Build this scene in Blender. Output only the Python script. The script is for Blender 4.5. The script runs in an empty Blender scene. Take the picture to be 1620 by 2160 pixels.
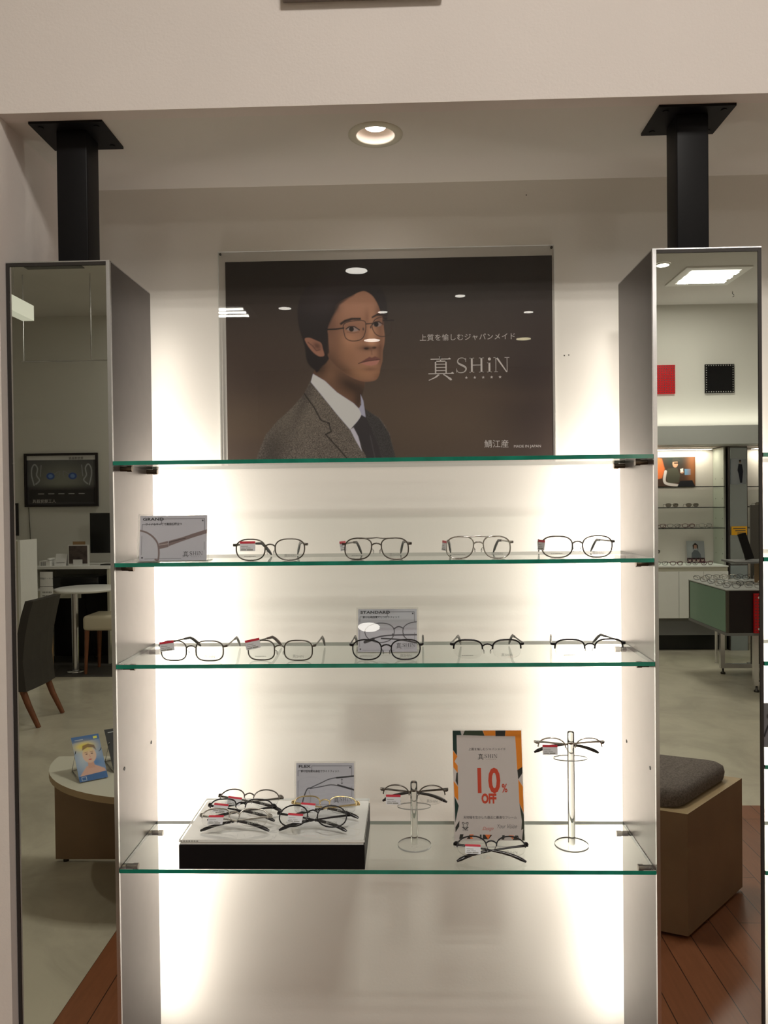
import bpy, math, random
import numpy as np
from mathutils import Vector, Matrix
random.seed(7); RNG = np.random.default_rng(5)
PI = math.pi
col = bpy.context.scene.collection

# ------------------------------------------------------------------ camera, world, lights, exposure
sc = bpy.context.scene
cam_d = bpy.data.cameras.new('camera'); cam = bpy.data.objects.new('camera', cam_d); col.objects.link(cam)
cam_d.sensor_fit = 'VERTICAL'; cam_d.sensor_height = 36.0; cam_d.lens = 1636.8/2160*36.0
cam_d.clip_start = 0.02; cam_d.clip_end = 60
yaw, pitch, roll = 0.0302, -0.0123, -0.0115
fw = Vector((-math.sin(yaw)*math.cos(pitch), math.cos(yaw)*math.cos(pitch), math.sin(pitch)))
rt = Vector((math.cos(yaw), math.sin(yaw), 0)); up = rt.cross(fw)
r2 = rt*math.cos(roll)+up*math.sin(roll); u2 = -rt*math.sin(roll)+up*math.cos(roll)
m = Matrix((r2, u2, -fw)).transposed().to_4x4(); m.translation = Vector((0.044, -1.290, 1.5))
cam.matrix_world = m
sc.camera = cam
sc.view_settings.view_transform = 'Standard'; sc.view_settings.look = 'None'
sc.view_settings.gamma = 1.0; sc.view_settings.use_curve_mapping = False
sc.view_settings.exposure = 0.0
world = bpy.data.worlds.new('world'); sc.world = world; world.use_nodes = True
world.node_tree.nodes['Background'].inputs[0].default_value = (1.0, 0.93, 0.86, 1)
world.node_tree.nodes['Background'].inputs[1].default_value = 0.02
sc.cycles.max_bounces = 10; sc.cycles.transparent_max_bounces = 24
sc.cycles.glossy_bounces = 6; sc.cycles.diffuse_bounces = 5
sc.cycles.sample_clamp_indirect = 6.0; sc.cycles.caustics_reflective = False; sc.cycles.caustics_refractive = False

def area(name, loc, rot, sx, sy, power, color=(1, .95, .88), spread=PI):
    d = bpy.data.lights.new(name, 'AREA'); d.shape = 'RECTANGLE'; d.size = sx; d.size_y = sy
    d.energy = power; d.color = color; d.spread = spread
    o = bpy.data.objects.new(name, d); col.objects.link(o); o.location = loc; o.rotation_euler = rot
    return o
def spot(name, loc, power, angle=110, radius=.03, color=(1, .93, .84), blend=.6):
    d = bpy.data.lights.new(name, 'SPOT'); d.energy = power; d.spot_size = math.radians(angle)
    d.spot_blend = blend; d.shadow_soft_size = radius; d.color = color
    o = bpy.data.objects.new(name, d); col.objects.link(o); o.location = loc
    return o
CEIL = 3.40
# tube strips standing behind the mirror columns, shining on the niche wall
STRIP = 3.9
for sx, x, tz in ((1, -.475, 0), (-1, .475, 0), (1, .655, 0)):
    o = area('strip_light', (x, .214, 1.17), (0, 0, 0), .022, .82, STRIP, (1, .93, .82))
    o.rotation_euler = (PI/2, 0, math.radians(-28)*sx)
    o = area('strip_light', (x, .214, 1.72), (0, 0, 0), .022, .26, STRIP*.045, (1, .93, .82))  # weak extra lamp, added to fade the glow out upwards
    o.rotation_euler = (PI/2, 0, math.radians(-28)*sx)
    o = area('strip_light', (x, .214, .60), (0, 0, 0), .022, .30, STRIP*.16, (1, .93, .82))  # weak extra lamp, added to fade the glow out downwards
    o.rotation_euler = (PI/2, 0, math.radians(-28)*sx)
for x in (-.600,):
    area('strip_light', (x, .212, 1.22), (PI/2, 0, 0), .02, .98, .5, (.80, .84, 1))
NICHE_SPOT = .9
spot('niche_spot', (-.005, .088, 2.1605), NICHE_SPOT, 150, .018, (1, .90, .80), .8)
SQ = [(2.62, -5.42, 24), (-1.72, -5.72, 14), (.35, -1.75, 42), (2.6, -2.6, 16)]  # third fixture is unseen, added to brighten the fascia
for x, y, p in SQ:
    for k in (-1, 0, 1):
        area('fixture_tube_light', (x, y+k*.13, CEIL-.022), (0, 0, 0), .40, .06, p/3, (1, .95, .87))
DOWN = [(-.35, -4.46, .105, 16), (-1.12, -5.63, .07, 5), (-.18, -5.85, .055, 3), (-.345, -7.18, .11, 5),
        (.55, -5.30, .055, 4), (1.28, -5.96, .055, 4), (1.42, -7.25, .10, 5), (2.13, -5.07, .055, 8), (-2.5, -1.6, .055, 16)]
for x, y, r, p in DOWN:
    spot('downlight_beam', (x, y, CEIL-.03), p*2.0, 130, r*.7, (1, .93, .80))

# ------------------------------------------------------------------ materials
def lin(c):
    c = c/255.0
    return c/12.92 if c <= .04045 else ((c+.055)/1.055)**2.4
def S(r, g, b): return (lin(r), lin(g), lin(b), 1)
MATS = {}
def pm(name, color, rough=.5, metal=0.0, spec=.5, noise=0.0, nscale=20, bump=0.0, bscale=200, emit=None, es=0, coat=0, alpha=1):
    if name in MATS: return MATS[name]
    mt = bpy.data.materials.new(name); mt.use_nodes = True; MATS[name] = mt
    nt = mt.node_tree; b = nt.nodes['Principled BSDF']
    b.inputs['Base Color'].default_value = color; b.inputs['Roughness'].default_value = rough
    b.inputs['Metallic'].default_value = metal; b.inputs['Specular IOR Level'].default_value = spec
    b.inputs['Coat Weight'].default_value = coat
    if emit: b.inputs['Emission Color'].default_value = emit; b.inputs['Emission Strength'].default_value = es
    tc = nt.nodes.new('ShaderNodeTexCoord')
    if noise:
        n = nt.nodes.new('ShaderNodeTexNoise'); n.inputs['Scale'].default_value = nscale; n.inputs['Detail'].default_value = 4
        r = nt.nodes.new('ShaderNodeValToRGB')
        r.color_ramp.elements[0].position = .3; r.color_ramp.elements[1].position = .7
        r.color_ramp.elements[0].color = tuple(c*(1-noise) for c in color[:3])+(1,)
        r.color_ramp.elements[1].color = tuple(min(1, c*(1+noise*.6)) for c in color[:3])+(1,)
        nt.links.new(tc.outputs['Object'], n.inputs['Vector']); nt.links.new(n.outputs['Fac'], r.inputs['Fac'])
        nt.links.new(r.outputs['Color'], b.inputs['Base Color'])
    if bump:
        n2 = nt.nodes.new('ShaderNodeTexNoise'); n2.inputs['Scale'].default_value = bscale; n2.inputs['Detail'].default_value = 3
        bp = nt.nodes.new('ShaderNodeBump'); bp.inputs['Strength'].default_value = bump; bp.inputs['Distance'].default_value = .002
        nt.links.new(tc.outputs['Object'], n2.inputs['Vector']); nt.links.new(n2.outputs['Fac'], bp.inputs['Height'])
        nt.links.new(bp.outputs['Normal'], b.inputs['Normal'])
    return mt
def thin_glass(name, tint=(1, 1, 1, 1), ior=1.49, rough=0.0, boost=1.0):
    mt = bpy.data.materials.new(name); mt.use_nodes = True; nt = mt.node_tree; nt.nodes.clear()
    out = nt.nodes.new('ShaderNodeOutputMaterial'); mx = nt.nodes.new('ShaderNodeMixShader')
    tr = nt.nodes.new('ShaderNodeBsdfTransparent'); gl = nt.nodes.new('ShaderNodeBsdfGlossy')
    fr = nt.nodes.new('ShaderNodeFresnel'); fr.inputs['IOR'].default_value = ior
    tr.inputs[0].default_value = tint; gl.inputs['Roughness'].default_value = rough
    src = fr.outputs[0]
    if boost != 1.0:
        ml = nt.nodes.new('ShaderNodeMath'); ml.operation = 'MULTIPLY'; ml.use_clamp = True
        ml.inputs[1].default_value = boost; nt.links.new(src, ml.inputs[0]); src = ml.outputs[0]
    geo = nt.nodes.new('ShaderNodeNewGeometry'); inv = nt.nodes.new('ShaderNodeMath'); inv.operation = 'SUBTRACT'; inv.inputs[0].default_value = 1.0
    nt.links.new(geo.outputs['Backfacing'], inv.inputs[1]); m2 = nt.nodes.new('ShaderNodeMath'); m2.operation = 'MULTIPLY'
    nt.links.new(src, m2.inputs[0]); nt.links.new(inv.outputs[0], m2.inputs[1]); src = m2.outputs[0]
    nt.links.new(src, mx.inputs[0]); nt.links.new(tr.outputs[0], mx.inputs[1]); nt.links.new(gl.outputs[0], mx.inputs[2])
    nt.links.new(mx.outputs[0], out.inputs[0]); MATS[name] = mt
    return mt
M_wall = pm('wall_paint', (.75, .685, .655, 1), .75, bump=.15, bscale=250, noise=.03, nscale=3)
M_wallback = pm('niche_wall_paint', (.71, .68, .635, 1), .55, bump=.08, bscale=180, noise=.02, nscale=2)
M_jamb = pm('jamb_paint', (.72, .69, .72, 1), .7, bump=.15, bscale=200)
M_room = pm('room_wall_paint', (.62, .61, .56, 1), .8, bump=.1, bscale=200)
M_ceil = pm('ceiling_paint', (.66, .64, .61, 1), .85, noise=.04, nscale=2)
M_steel = pm('brushed_steel_laminate', (.125, .108, .106, 1), .30, metal=.85, noise=.05, nscale=40)
M_chrome = pm('bright_steel', (.72, .72, .74, 1), .22, metal=1)
M_dark = pm('dark_frame_strip', (.045, .04, .038, 1), .35, metal=.5)
M_black = pm('black_painted_steel', (.004, .0035, .0045, 1), .5, spec=.2, noise=.1, nscale=60)
M_mirror = pm('mirror_silver', (.60, .615, .575, 1), .0, metal=1)
M_glass = thin_glass('shelf_glass', (.925, .955, .94, 1), 1.5)
M_edge = pm('green_glass_edge', (.01, .20, .135, 1), .12, spec=.7, noise=.25, nscale=30)
M_edge2 = pm('dark_glass_edge', (.008, .014, .012, 1), .15, spec=.7)
M_edge3 = pm('pale_glass_edge', (.30, .36, .32, 1), .2)
M_acr = thin_glass('clear_acrylic', (.97, .97, .97, 1), 1.49)
M_acr_edge = pm('acrylic_edge', (.80, .82, .80, 1), .15, spec=.7)
M_lens = thin_glass('demo_lens', (.975, .975, .975, 1), 1.5)
M_lensedge = pm('lens_edge', (.22, .22, .21, 1), .3)
M_rim = pm('acrylic_rim', (.38, .39, .37, 1), .15)
M_sunlens = thin_glass('smoke_lens', (.30, .28, .25, 1), 1.5)
M_white = pm('white_plastic', (.87, .87, .85, 1), .4, noise=.02, nscale=10)
M_paper = pm('white_paper', (.80, .80, .80, 1), .6, noise=.03, nscale=30)
M_glow = pm('lamp_glow', (1, 1, 1, 1), .5, emit=(1, .95, .85, 1), es=20)
M_glowp = pm('lamp_glow_pink', (1, 1, 1, 1), .5, emit=(1, .88, .82, 1), es=16)
M_glowd = pm('diffuser_glow', (1, 1, 1, 1), .5, emit=(1, .97, .90, 1), es=1.2)
M_peg = pm('bronze_peg', (.16, .12, .09, 1), .25, metal=1)
M_pin = pm('dark_pin', (.05, .045, .04, 1), .3, metal=.8)
M_red = pm('tag_red', S(190, 40, 60), .5)
M_redp = pm('red_pegboard', S(185, 14, 24), .35)
M_tag = pm('tag_white', (.66, .66, .70, 1), .35)
M_ink = pm('dark_ink', (.05, .05, .06, 1), .6)
M_inkw = pm('silver_ink', (.62, .58, .56, 1), .6)
M_inkr = pm('orange_red_ink', S(205, 70, 45), .6)
M_inkg = pm('faint_grey_ink', (.28, .28, .26, 1), .6)
M_gun = pm('gunmetal', (.16, .145, .13, 1), .28, metal=1)
M_blk = pm('black_metal', (.02, .018, .02, 1), .3, metal=.7)
M_gold = pm('gold_metal', (.70, .55, .30, 1), .22, metal=1)
M_silv = pm('silver_metal', (.50, .48, .45, 1), .22, metal=1)
M_tip = pm('black_temple_tip', (.012, .01, .012, 1), .25, spec=.6)
M_tipb = pm('brown_temple_tip', (.05, .03, .025, 1), .25, spec=.6)
M_pad = thin_glass('clear_nose_pad', (.8, .8, .8, 1), 1.5)
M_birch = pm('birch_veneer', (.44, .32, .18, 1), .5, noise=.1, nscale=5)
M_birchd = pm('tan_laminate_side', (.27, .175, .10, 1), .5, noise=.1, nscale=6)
M_cream = pm('cream_laminate', (.62, .60, .50, 1), .5)
M_fabric = pm('grey_brown_fabric', (.18, .15, .135, 1), .95, noise=.45, nscale=160, bump=.6, bscale=500)
M_choc = pm('dark_brown_leather', (.035, .03, .027, 1), .5, bump=.2, bscale=150)
M_beige = pm('cream_leather', (.62, .56, .43, 1), .5)
M_wood = pm('reddish_wood', (.22, .075, .03, 1), .45, noise=.2, nscale=12)
M_card = pm('brown_board', (.32, .20, .10, 1), .7)
M_greyc = pm('grey_plinth', (.17, .17, .17, 1), .6)
M_grn = pm('frosted_green_glass', (.20, .33, .25, 1), .2, spec=.6)
M_espr = pm('espresso_laminate', (.010, .006, .007, 1), .4)
M_scr = pm('black_screen', (.006, .006, .007, 1), .15)
M_lime = pm('lime_plastic', (.50, .52, .05, 1), .5)
M_carpet = pm('dark_carpet', (.055, .048, .042, 1), .95, noise=.2, nscale=90, bump=.5, bscale=300)
M_yel = pm('yellow_card', S(225, 165, 25), .5)
M_bluep = pm('pale_blue_panel', (.35, .40, .43, 1), .3)
def vc_mat(name, rough=.45, spec=.5):
    if name in MATS: return MATS[name]
    mt = bpy.data.materials.new(name); mt.use_nodes = True; nt = mt.node_tree; b = nt.nodes['Principled BSDF']
    v = nt.nodes.new('ShaderNodeVertexColor'); v.layer_name = 'art'
    nt.links.new(v.outputs['Color'], b.inputs['Base Color']); b.inputs['Roughness'].default_value = rough
    b.inputs['Specular IOR Level'].default_value = spec; MATS[name] = mt
    return mt
M_art = vc_mat('printed_picture', .5, .3)
def floor_mat():
    mt = bpy.data.materials.new('stone_floor'); mt.use_nodes = True; nt = mt.node_tree; b = nt.nodes['Principled BSDF']
    tc = nt.nodes.new('ShaderNodeTexCoord'); n = nt.nodes.new('ShaderNodeTexNoise'); n.inputs['Scale'].default_value = 2.2
    n.inputs['Detail'].default_value = 8; n.inputs['Roughness'].default_value = .62; n.inputs['Distortion'].default_value = .8
    r = nt.nodes.new('ShaderNodeValToRGB'); r.color_ramp.elements[0].position = .36; r.color_ramp.elements[1].position = .62
    r.color_ramp.elements[0].color = (.46, .425, .34, 1); r.color_ramp.elements[1].color = (.62, .575, .46, 1)
    nt.links.new(tc.outputs['Object'], n.inputs['Vector']); nt.links.new(n.outputs['Fac'], r.inputs['Fac'])
    nt.links.new(r.outputs['Color'], b.inputs['Base Color']); b.inputs['Roughness'].default_value = .28
    return mt
def plank_mat():
    mt = bpy.data.materials.new('wood_planks'); mt.use_nodes = True; nt = mt.node_tree; b = nt.nodes['Principled BSDF']
    tc = nt.nodes.new('ShaderNodeTexCoord'); mp = nt.nodes.new('ShaderNodeMapping'); mp.inputs['Rotation'].default_value = (0, 0, PI/2)
    br = nt.nodes.new('ShaderNodeTexBrick'); br.inputs['Scale'].default_value = 1.0
    br.inputs['Brick Width'].default_value = .9; br.inputs['Row Height'].default_value = .10; br.offset = .37
    br.inputs['Mortar Size'].default_value = .0016; br.inputs['Mortar Smooth'].default_value = .1
    br.inputs['Color1'].default_value = (.25, .088, .040, 1); br.inputs['Color2'].default_value = (.31, .115, .052, 1)
    br.inputs['Mortar'].default_value = (.03, .012, .008, 1)
    mp2 = nt.nodes.new('ShaderNodeMapping'); mp2.inputs['Scale'].default_value = (30, 2, 1)
    n = nt.nodes.new('ShaderNodeTexNoise'); n.inputs['Scale'].default_value = 3; n.inputs['Detail'].default_value = 5
    mx = nt.nodes.new('ShaderNodeMixRGB'); mx.blend_type = 'MULTIPLY'; mx.inputs[0].default_value = .35
    nt.links.new(tc.outputs['Object'], mp.inputs[0]); nt.links.new(mp.outputs[0], br.inputs['Vector'])
    nt.links.new(tc.outputs['Object'], mp2.inputs[0]); nt.links.new(mp2.outputs[0], n.inputs['Vector'])
    nt.links.new(br.outputs['Color'], mx.inputs[1]); nt.links.new(n.outputs['Fac'], mx.inputs[2])
    nt.links.new(mx.outputs[0], b.inputs['Base Color']); b.inputs['Roughness'].default_value = .32
    return mt
M_stone = floor_mat(); M_plank = plank_mat()

# ------------------------------------------------------------------ mesh helpers
class MB:
    def __init__(s): s.v = []; s.f = []; s.mi = []; s.sm = []
    def add(s, vs, fs, mi=0, smooth=False):
        b = len(s.v); s.v += [tuple(p) for p in vs]
        for f in fs: s.f.append(tuple(b+i for i in f)); s.mi.append(mi); s.sm.append(smooth)
        return s
    def box(s, x0, x1, y0, y1, z0, z1, mi=0, faces=None):
        vs = [(x0, y0, z0), (x1, y0, z0), (x1, y1, z0), (x0, y1, z0), (x0, y0, z1), (x1, y0, z1), (x1, y1, z1), (x0, y1, z1)]
        fs = [(0, 3, 2, 1), (4, 5, 6, 7), (0, 1, 5, 4), (1, 2, 6, 5), (2, 3, 7, 6), (3, 0, 4, 7)]
        if faces is None: s.add(vs, fs, mi)
        else:                       # per-face material: bottom, top, front, right, back, left
            b = len(s.v); s.v += vs
            for f, k in zip(fs, faces): s.f.append(tuple(b+i for i in f)); s.mi.append(k); s.sm.append(False)
        return s
    def rbox(s, x0, x1, y0, y1, z0, z1, r=.005, mi=0, n=3, top_only=False):
        # box with rounded vertical edges and softened top/bottom rims
        def ring(ins, z):
            R = max(r-ins, 1e-4); pts = []
            for cx, cy, a0 in ((x1-r, y1-r, 0), (x0+r, y1-r, 90), (x0+r, y0+r, 180), (x1-r, y0+r, 270)):
                for k in range(n+1):
                    a = math.radians(a0+90*k/n); pts.append((cx+R*math.cos(a), cy+R*math.sin(a), z))
            return pts
        e = min(r, (z1-z0)/2)*.98; rings = []
        if not top_only:
            for k in range(n+1):
                a = PI/2*k/n; rings.append(ring(r*(1-math.sin(a)), z0+e*(1-math.cos(a))))
        else: rings.append(ring(0, z0))
        for k in range(n+1):
            a = PI/2*k/n; rings.append(ring(r*(1-math.cos(a)), z1-e*(1-math.sin(a))))
        m_ = len(rings[0]); vs = [p for rg in rings for p in rg]; fs = []
        for i in range(len(rings)-1):
            for j in range(m_):
                fs.append((i*m_+j, i*m_+(j+1) % m_, (i+1)*m_+(j+1) % m_, (i+1)*m_+j))
        fs.append(tuple(range(m_))[::-1]); fs.append(tuple((len(rings)-1)*m_+j for j in range(m_)))
        s.add(vs, fs[:-2], mi, True); s.add(vs, fs[-2:], mi, False)
        return s
    def lathe(s, prof, cx=0, cy=0, n=24, mi=0, smooth=True, axis='z'):
        vs = []; fs = []
        for r, z in prof:
            for k in range(n):
                a = 2*PI*k/n
                if axis == 'z': vs.append((cx+r*math.cos(a), cy+r*math.sin(a), z))
                elif axis == 'x': vs.append((z, cx+r*math.cos(a), cy+r*math.sin(a)))
                else: vs.append((cx+r*math.cos(a), z, cy-r*math.sin(a)))
        for i in range(len(prof)-1):
            for k in range(n): fs.append((i*n+k, i*n+(k+1) % n, (i+1)*n+(k+1) % n, (i+1)*n+k))
        s.add(vs, fs, mi, smooth)
        return s
    def cyl(s, cx, cy, z0, z1, r, n=20, mi=0, axis='z'):
        return s.lathe([(0, z0), (r, z0), (r, z0), (r, z1), (r, z1), (0, z1)], cx, cy, n, mi, False, axis)
    def prism(s, pts, z0, z1, mi=0, mt=None):
        n = len(pts); vs = [(x, y, z0) for x, y in pts]+[(x, y, z1) for x, y in pts]
        s.add(vs, [(i, (i+1) % n, n+(i+1) % n, n+i) for i in range(n)], mi)
        s.add(vs, [tuple(range(n))[::-1], tuple(range(n, 2*n))], mi if mt is None else mt)
        return s
    def sheet(s, pts, y0, y1, mi=0):          # outline in x,z extruded along y
        n = len(pts); vs = [(x, y0, z) for x, z in pts]+[(x, y1, z) for x, z in pts]
        s.add(vs, [tuple(range(n)), tuple(range(n, 2*n))[::-1]]+[(i, n+i, n+(i+1) % n, (i+1) % n) for i in range(n)], mi)
        return s
    def tube(s, pts, r, mi=0, n=6, closed=False, ref=(0, 0, 1), r2=None, cap=True):
        P = [Vector(p) for p in pts]; N = len(P); ref = Vector(ref); vs = []; fs = []
        for i, p in enumerate(P):
            if closed: t = P[(i+1) % N]-P[(i-1) % N]
            else: t = P[min(i+1, N-1)]-P[max(i-1, 0)]
            t.normalize(); sd = t.cross(ref)
            if sd.length < 1e-3: sd = t.cross(Vector((1, 0, 0)))
            sd.normalize(); u = sd.cross(t)
            a = r[i] if isinstance(r, (list, tuple)) else r
            b_ = a if r2 is None else (r2[i] if isinstance(r2, (list, tuple)) else r2)
            for k in range(n):
                q = 2*PI*k/n+PI/n; vs.append(p+sd*(a*math.cos(q))+u*(b_*math.sin(q)))
        for i in range(N if closed else N-1):
            j = (i+1) % N
            for k in range(n): fs.append((i*n+k, i*n+(k+1) % n, j*n+(k+1) % n, j*n+k))
        s.add(vs, fs, mi, True)
        if cap and not closed:
            s.add(vs, [tuple(range(n))[::-1], tuple((N-1)*n+k for k in range(n))], mi)
        return s
    def data(s, name, mats):
        me = bpy.data.meshes.new(name); me.from_pydata(s.v, [], s.f)
        for mt in (mats if isinstance(mats, (list, tuple)) else [mats]): me.materials.append(mt)
        me.polygons.foreach_set('material_index', s.mi); me.polygons.foreach_set('use_smooth', s.sm); me.update()
        return me
    def build(s, name, mats, parent=None, loc=(0, 0, 0), rot=(0, 0, 0)):
        return link(name, s.data(name, mats), parent, loc, rot)
def link(name, me, parent=None, loc=(0, 0, 0), rot=(0, 0, 0)):
    o = bpy.data.objects.new(name, me); col.objects.link(o); o.parent = parent
    o.location = loc; o.rotation_euler = rot
    return o
def tag(o, label=None, cat=None, group=None, kind=None):
    if label: o['label'] = label
    if cat: o['category'] = cat
    if group: o['group'] = group
    if kind: o['kind'] = kind
    return o
def thing(name, label, cat, loc=(0, 0, 0), rz=0, group=None, rx=0):
    o = bpy.data.objects.new(name, None); o.empty_display_size = .02; col.objects.link(o); o.location = loc
    o.rotation_euler = (rx, 0, rz)
    return tag(o, label, cat, group)
def struct(name, mb, mats): return tag(mb.build(name, mats), kind='structure')
KIDS = {}
def kids(o): return [c for c in bpy.data.objects if c.parent == o]
def copy_tree(o, parent=None):
    c = o.copy(); col.objects.link(c); c.parent = parent
    for ch in kids(o): copy_tree(ch, c)
    return c
_tc = {}
def text_data(body, size, align='CENTER', sx=1.0, bold=0.0, shear=0.0, space=1.0):
    key = (body, size, align, sx, bold, shear, space)
    if key in _tc: return _tc[key]
    c = bpy.data.curves.new('lettering', 'FONT'); c.body = body; c.size = size; c.align_x = align
    c.offset = bold; c.shear = shear; c.space_character = space; c.resolution_u = 3
    t = bpy.data.objects.new('lettering_source', c); col.objects.link(t)
    dg = bpy.context.evaluated_depsgraph_get(); dg.update()
    me = bpy.data.meshes.new_from_object(t.evaluated_get(dg))
    bpy.data.objects.remove(t); bpy.data.curves.remove(c)
    for v in me.vertices: v.co = Vector((v.co.x*sx, 0, v.co.y))      # stands in the x,z plane, readable from -y
    me.materials.clear(); _tc[key] = me
    return me
def text(body, size, mat, parent, loc, align='CENTER', sx=1.0, bold=0.0, shear=0.0, space=1.0, name='lettering'):
    me = text_data(body, size, align, sx, bold, shear, space).copy(); me.materials.append(mat)
    return link(name, me, parent, loc)

# ------------------------------------------------------------------ little painter for printed pictures
class Paint:
    def __init__(s, x0, y0, x1, y1, nx, ny, bg):
        s.b = (x0, y0, x1, y1); s.nx, s.ny = nx, ny
        s.xs = np.linspace(x0, x1, nx+1); s.ys = np.linspace(y0, y1, ny+1)
        s.X, s.Y = np.meshgrid(s.xs, s.ys); s.im = np.zeros((ny+1, nx+1, 3)); s.im[:] = s.c(bg)
    @staticmethod
    def c(c): return np.array([lin(v) for v in c])
    def win(s, x0, y0, x1, y1):
        i0, i1 = np.searchsorted(s.xs, [x0, x1]); j0, j1 = np.searchsorted(s.ys, [y0, y1])
        return slice(max(j0-1, 0), j1+1), slice(max(i0-1, 0), i1+1)
    def mix(s, w, a, c):
        c = s.c(c) if not isinstance(c, np.ndarray) else c
        s.im[w] = s.im[w]*(1-a[..., None])+c*a[..., None]
    def segd(s, w, P, closed):
        X, Y = s.X[w], s.Y[w]; d = np.full(X.shape, 1e9); n = len(P)
        for i in range(n if closed else n-1):
            (ax, ay), (bx, by) = P[i], P[(i+1) % n]; ex, ey = bx-ax, by-ay; L = ex*ex+ey*ey+1e-12
            t = np.clip(((X-ax)*ex+(Y-ay)*ey)/L, 0, 1)
            d = np.minimum(d, np.hypot(X-ax-t*ex, Y-ay-t*ey))
        return d
    def mask(s, P, soft):
        x = [p[0] for p in P]; y = [p[1] for p in P]; w = s.win(min(x)-2*soft, min(y)-2*soft, max(x)+2*soft, max(y)+2*soft)
        X, Y = s.X[w], s.Y[w]; d = s.segd(w, P, True); ins = np.zeros(X.shape, bool); n = len(P)
        for i in range(n):
            (ax, ay), (bx, by) = P[i], P[(i+1) % n]
            if ay == by: continue
            cnd = ((ay > Y) != (by > Y)) & (X < (bx-ax)*(Y-ay)/(by-ay)+ax); ins ^= cnd
        d = np.where(ins, d, -d)
        return w, np.clip(d/soft+.5, 0, 1)
    def poly(s, P, c, soft=1.0, a=1.0, noise=0, smooth=False):
        if smooth: P = crom(P)
        w, m_ = s.mask(P, soft)
        if noise:
            nz = RNG.normal(0, noise, m_.shape); cc = s.c(c)[None, None, :]*np.clip(1+nz[..., None], .3, 2.2)
            s.im[w] = s.im[w]*(1-a*m_[..., None])+cc*a*m_[..., None]
        else: s.mix(w, m_*a, c)
    def stroke(s, P, wd, c, soft=1.0, a=1.0, closed=False, smooth=False):
        if smooth: P = crom(P, closed)
        x = [p[0] for p in P]; y = [p[1] for p in P]; k = wd+2*soft
        w = s.win(min(x)-k, min(y)-k, max(x)+k, max(y)+k); d = s.segd(w, P, closed)
        s.mix(w, np.clip((wd/2-d)/soft+.5, 0, 1)*a, c)
    def ell(s, cx, cy, rx, ry, c, soft=1.0, a=1.0, rot=0):
        k = max(rx, ry)+2*soft; w = s.win(cx-k, cy-k, cx+k, cy+k); X, Y = s.X[w]-cx, s.Y[w]-cy
        q, p = math.cos(rot), math.sin(rot); U, V = X*q+Y*p, -X*p+Y*q
        d = (1-np.hypot(U/rx, V/ry))*min(rx, ry); s.mix(w, np.clip(d/soft+.5, 0, 1)*a, c)
    def blob(s, cx, cy, rx, ry, c, a=.5, rot=0, clip=None):
        X, Y = s.X-cx, s.Y-cy; q, p = math.cos(rot), math.sin(rot); U, V = X*q+Y*p, -X*p+Y*q
        g = np.exp(-.5*((U/rx)**2+(V/ry)**2))*a
        if clip is not None: g = g*clip
        s.mix((slice(None), slice(None)), g, c)
    def full(s, P, soft=1.0, smooth=False):
        if smooth: P = crom(P)
        w, m_ = s.mask(P, soft); f = np.zeros(s.X.shape); f[w] = m_
        return f
    def build(s, name, w, h, parent, loc=(0, 0, 0), gain=1.0, tintc=(1, 1, 1), mat=None, cap=.85, flip=False):
        nx, ny = s.nx, s.ny
        if flip: s.im = s.im[:, ::-1]
        gx, gz = np.meshgrid(np.linspace(-w/2, w/2, nx+1), np.linspace(h, 0, ny+1))
        V = np.stack([gx, np.zeros_like(gx), gz], -1).reshape(-1, 3)
        idx = np.arange((nx+1)*(ny+1)).reshape(ny+1, nx+1)
        F = np.stack([idx[1:, :-1], idx[1:, 1:], idx[:-1, 1:], idx[:-1, :-1]], -1).reshape(-1, 4)
        me = bpy.data.meshes.new(name); me.vertices.add(len(V)); me.vertices.foreach_set('co', V.ravel())
        me.loops.add(F.size); me.loops.foreach_set('vertex_index', F.ravel().astype(np.int32))
        me.polygons.add(len(F)); me.polygons.foreach_set('loop_start', np.arange(0, F.size, 4, dtype=np.int32))
        me.polygons.foreach_set('loop_total', np.full(len(F), 4, dtype=np.int32)); me.update(calc_edges=True)
        ca = me.color_attributes.new('art', 'FLOAT_COLOR', 'POINT')
        rgb = np.clip(s.im*gain*np.array(tintc), 0.003, cap).reshape(-1, 3)
        ca.data.foreach_set('color', np.concatenate([rgb, np.ones((len(rgb), 1))], 1).ravel())
        me.materials.append(mat or M_art)
        return link(name, me, parent, loc)
def crom(P, closed=True, n=6):
    out = []; N = len(P)
    rng = range(N) if closed else range(N-1)
    for i in rng:
        if closed: p = [P[(i+k-1) % N] for k in range(4)]
        else: p = [P[max(i-1, 0)], P[i], P[i+1], P[min(i+2, N-1)]]
        for k in range(n):
            t = k/n; q = []
            for d in (0, 1):
                a, b, c, e = (v[d] for v in p)
                q.append(.5*(2*b+(c-a)*t+(2*a-5*b+4*c-e)*t*t+(3*b-a-3*c+e)*t**3))
            out.append(tuple(q))
    if not closed: out.append(P[-1])
    return out

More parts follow.
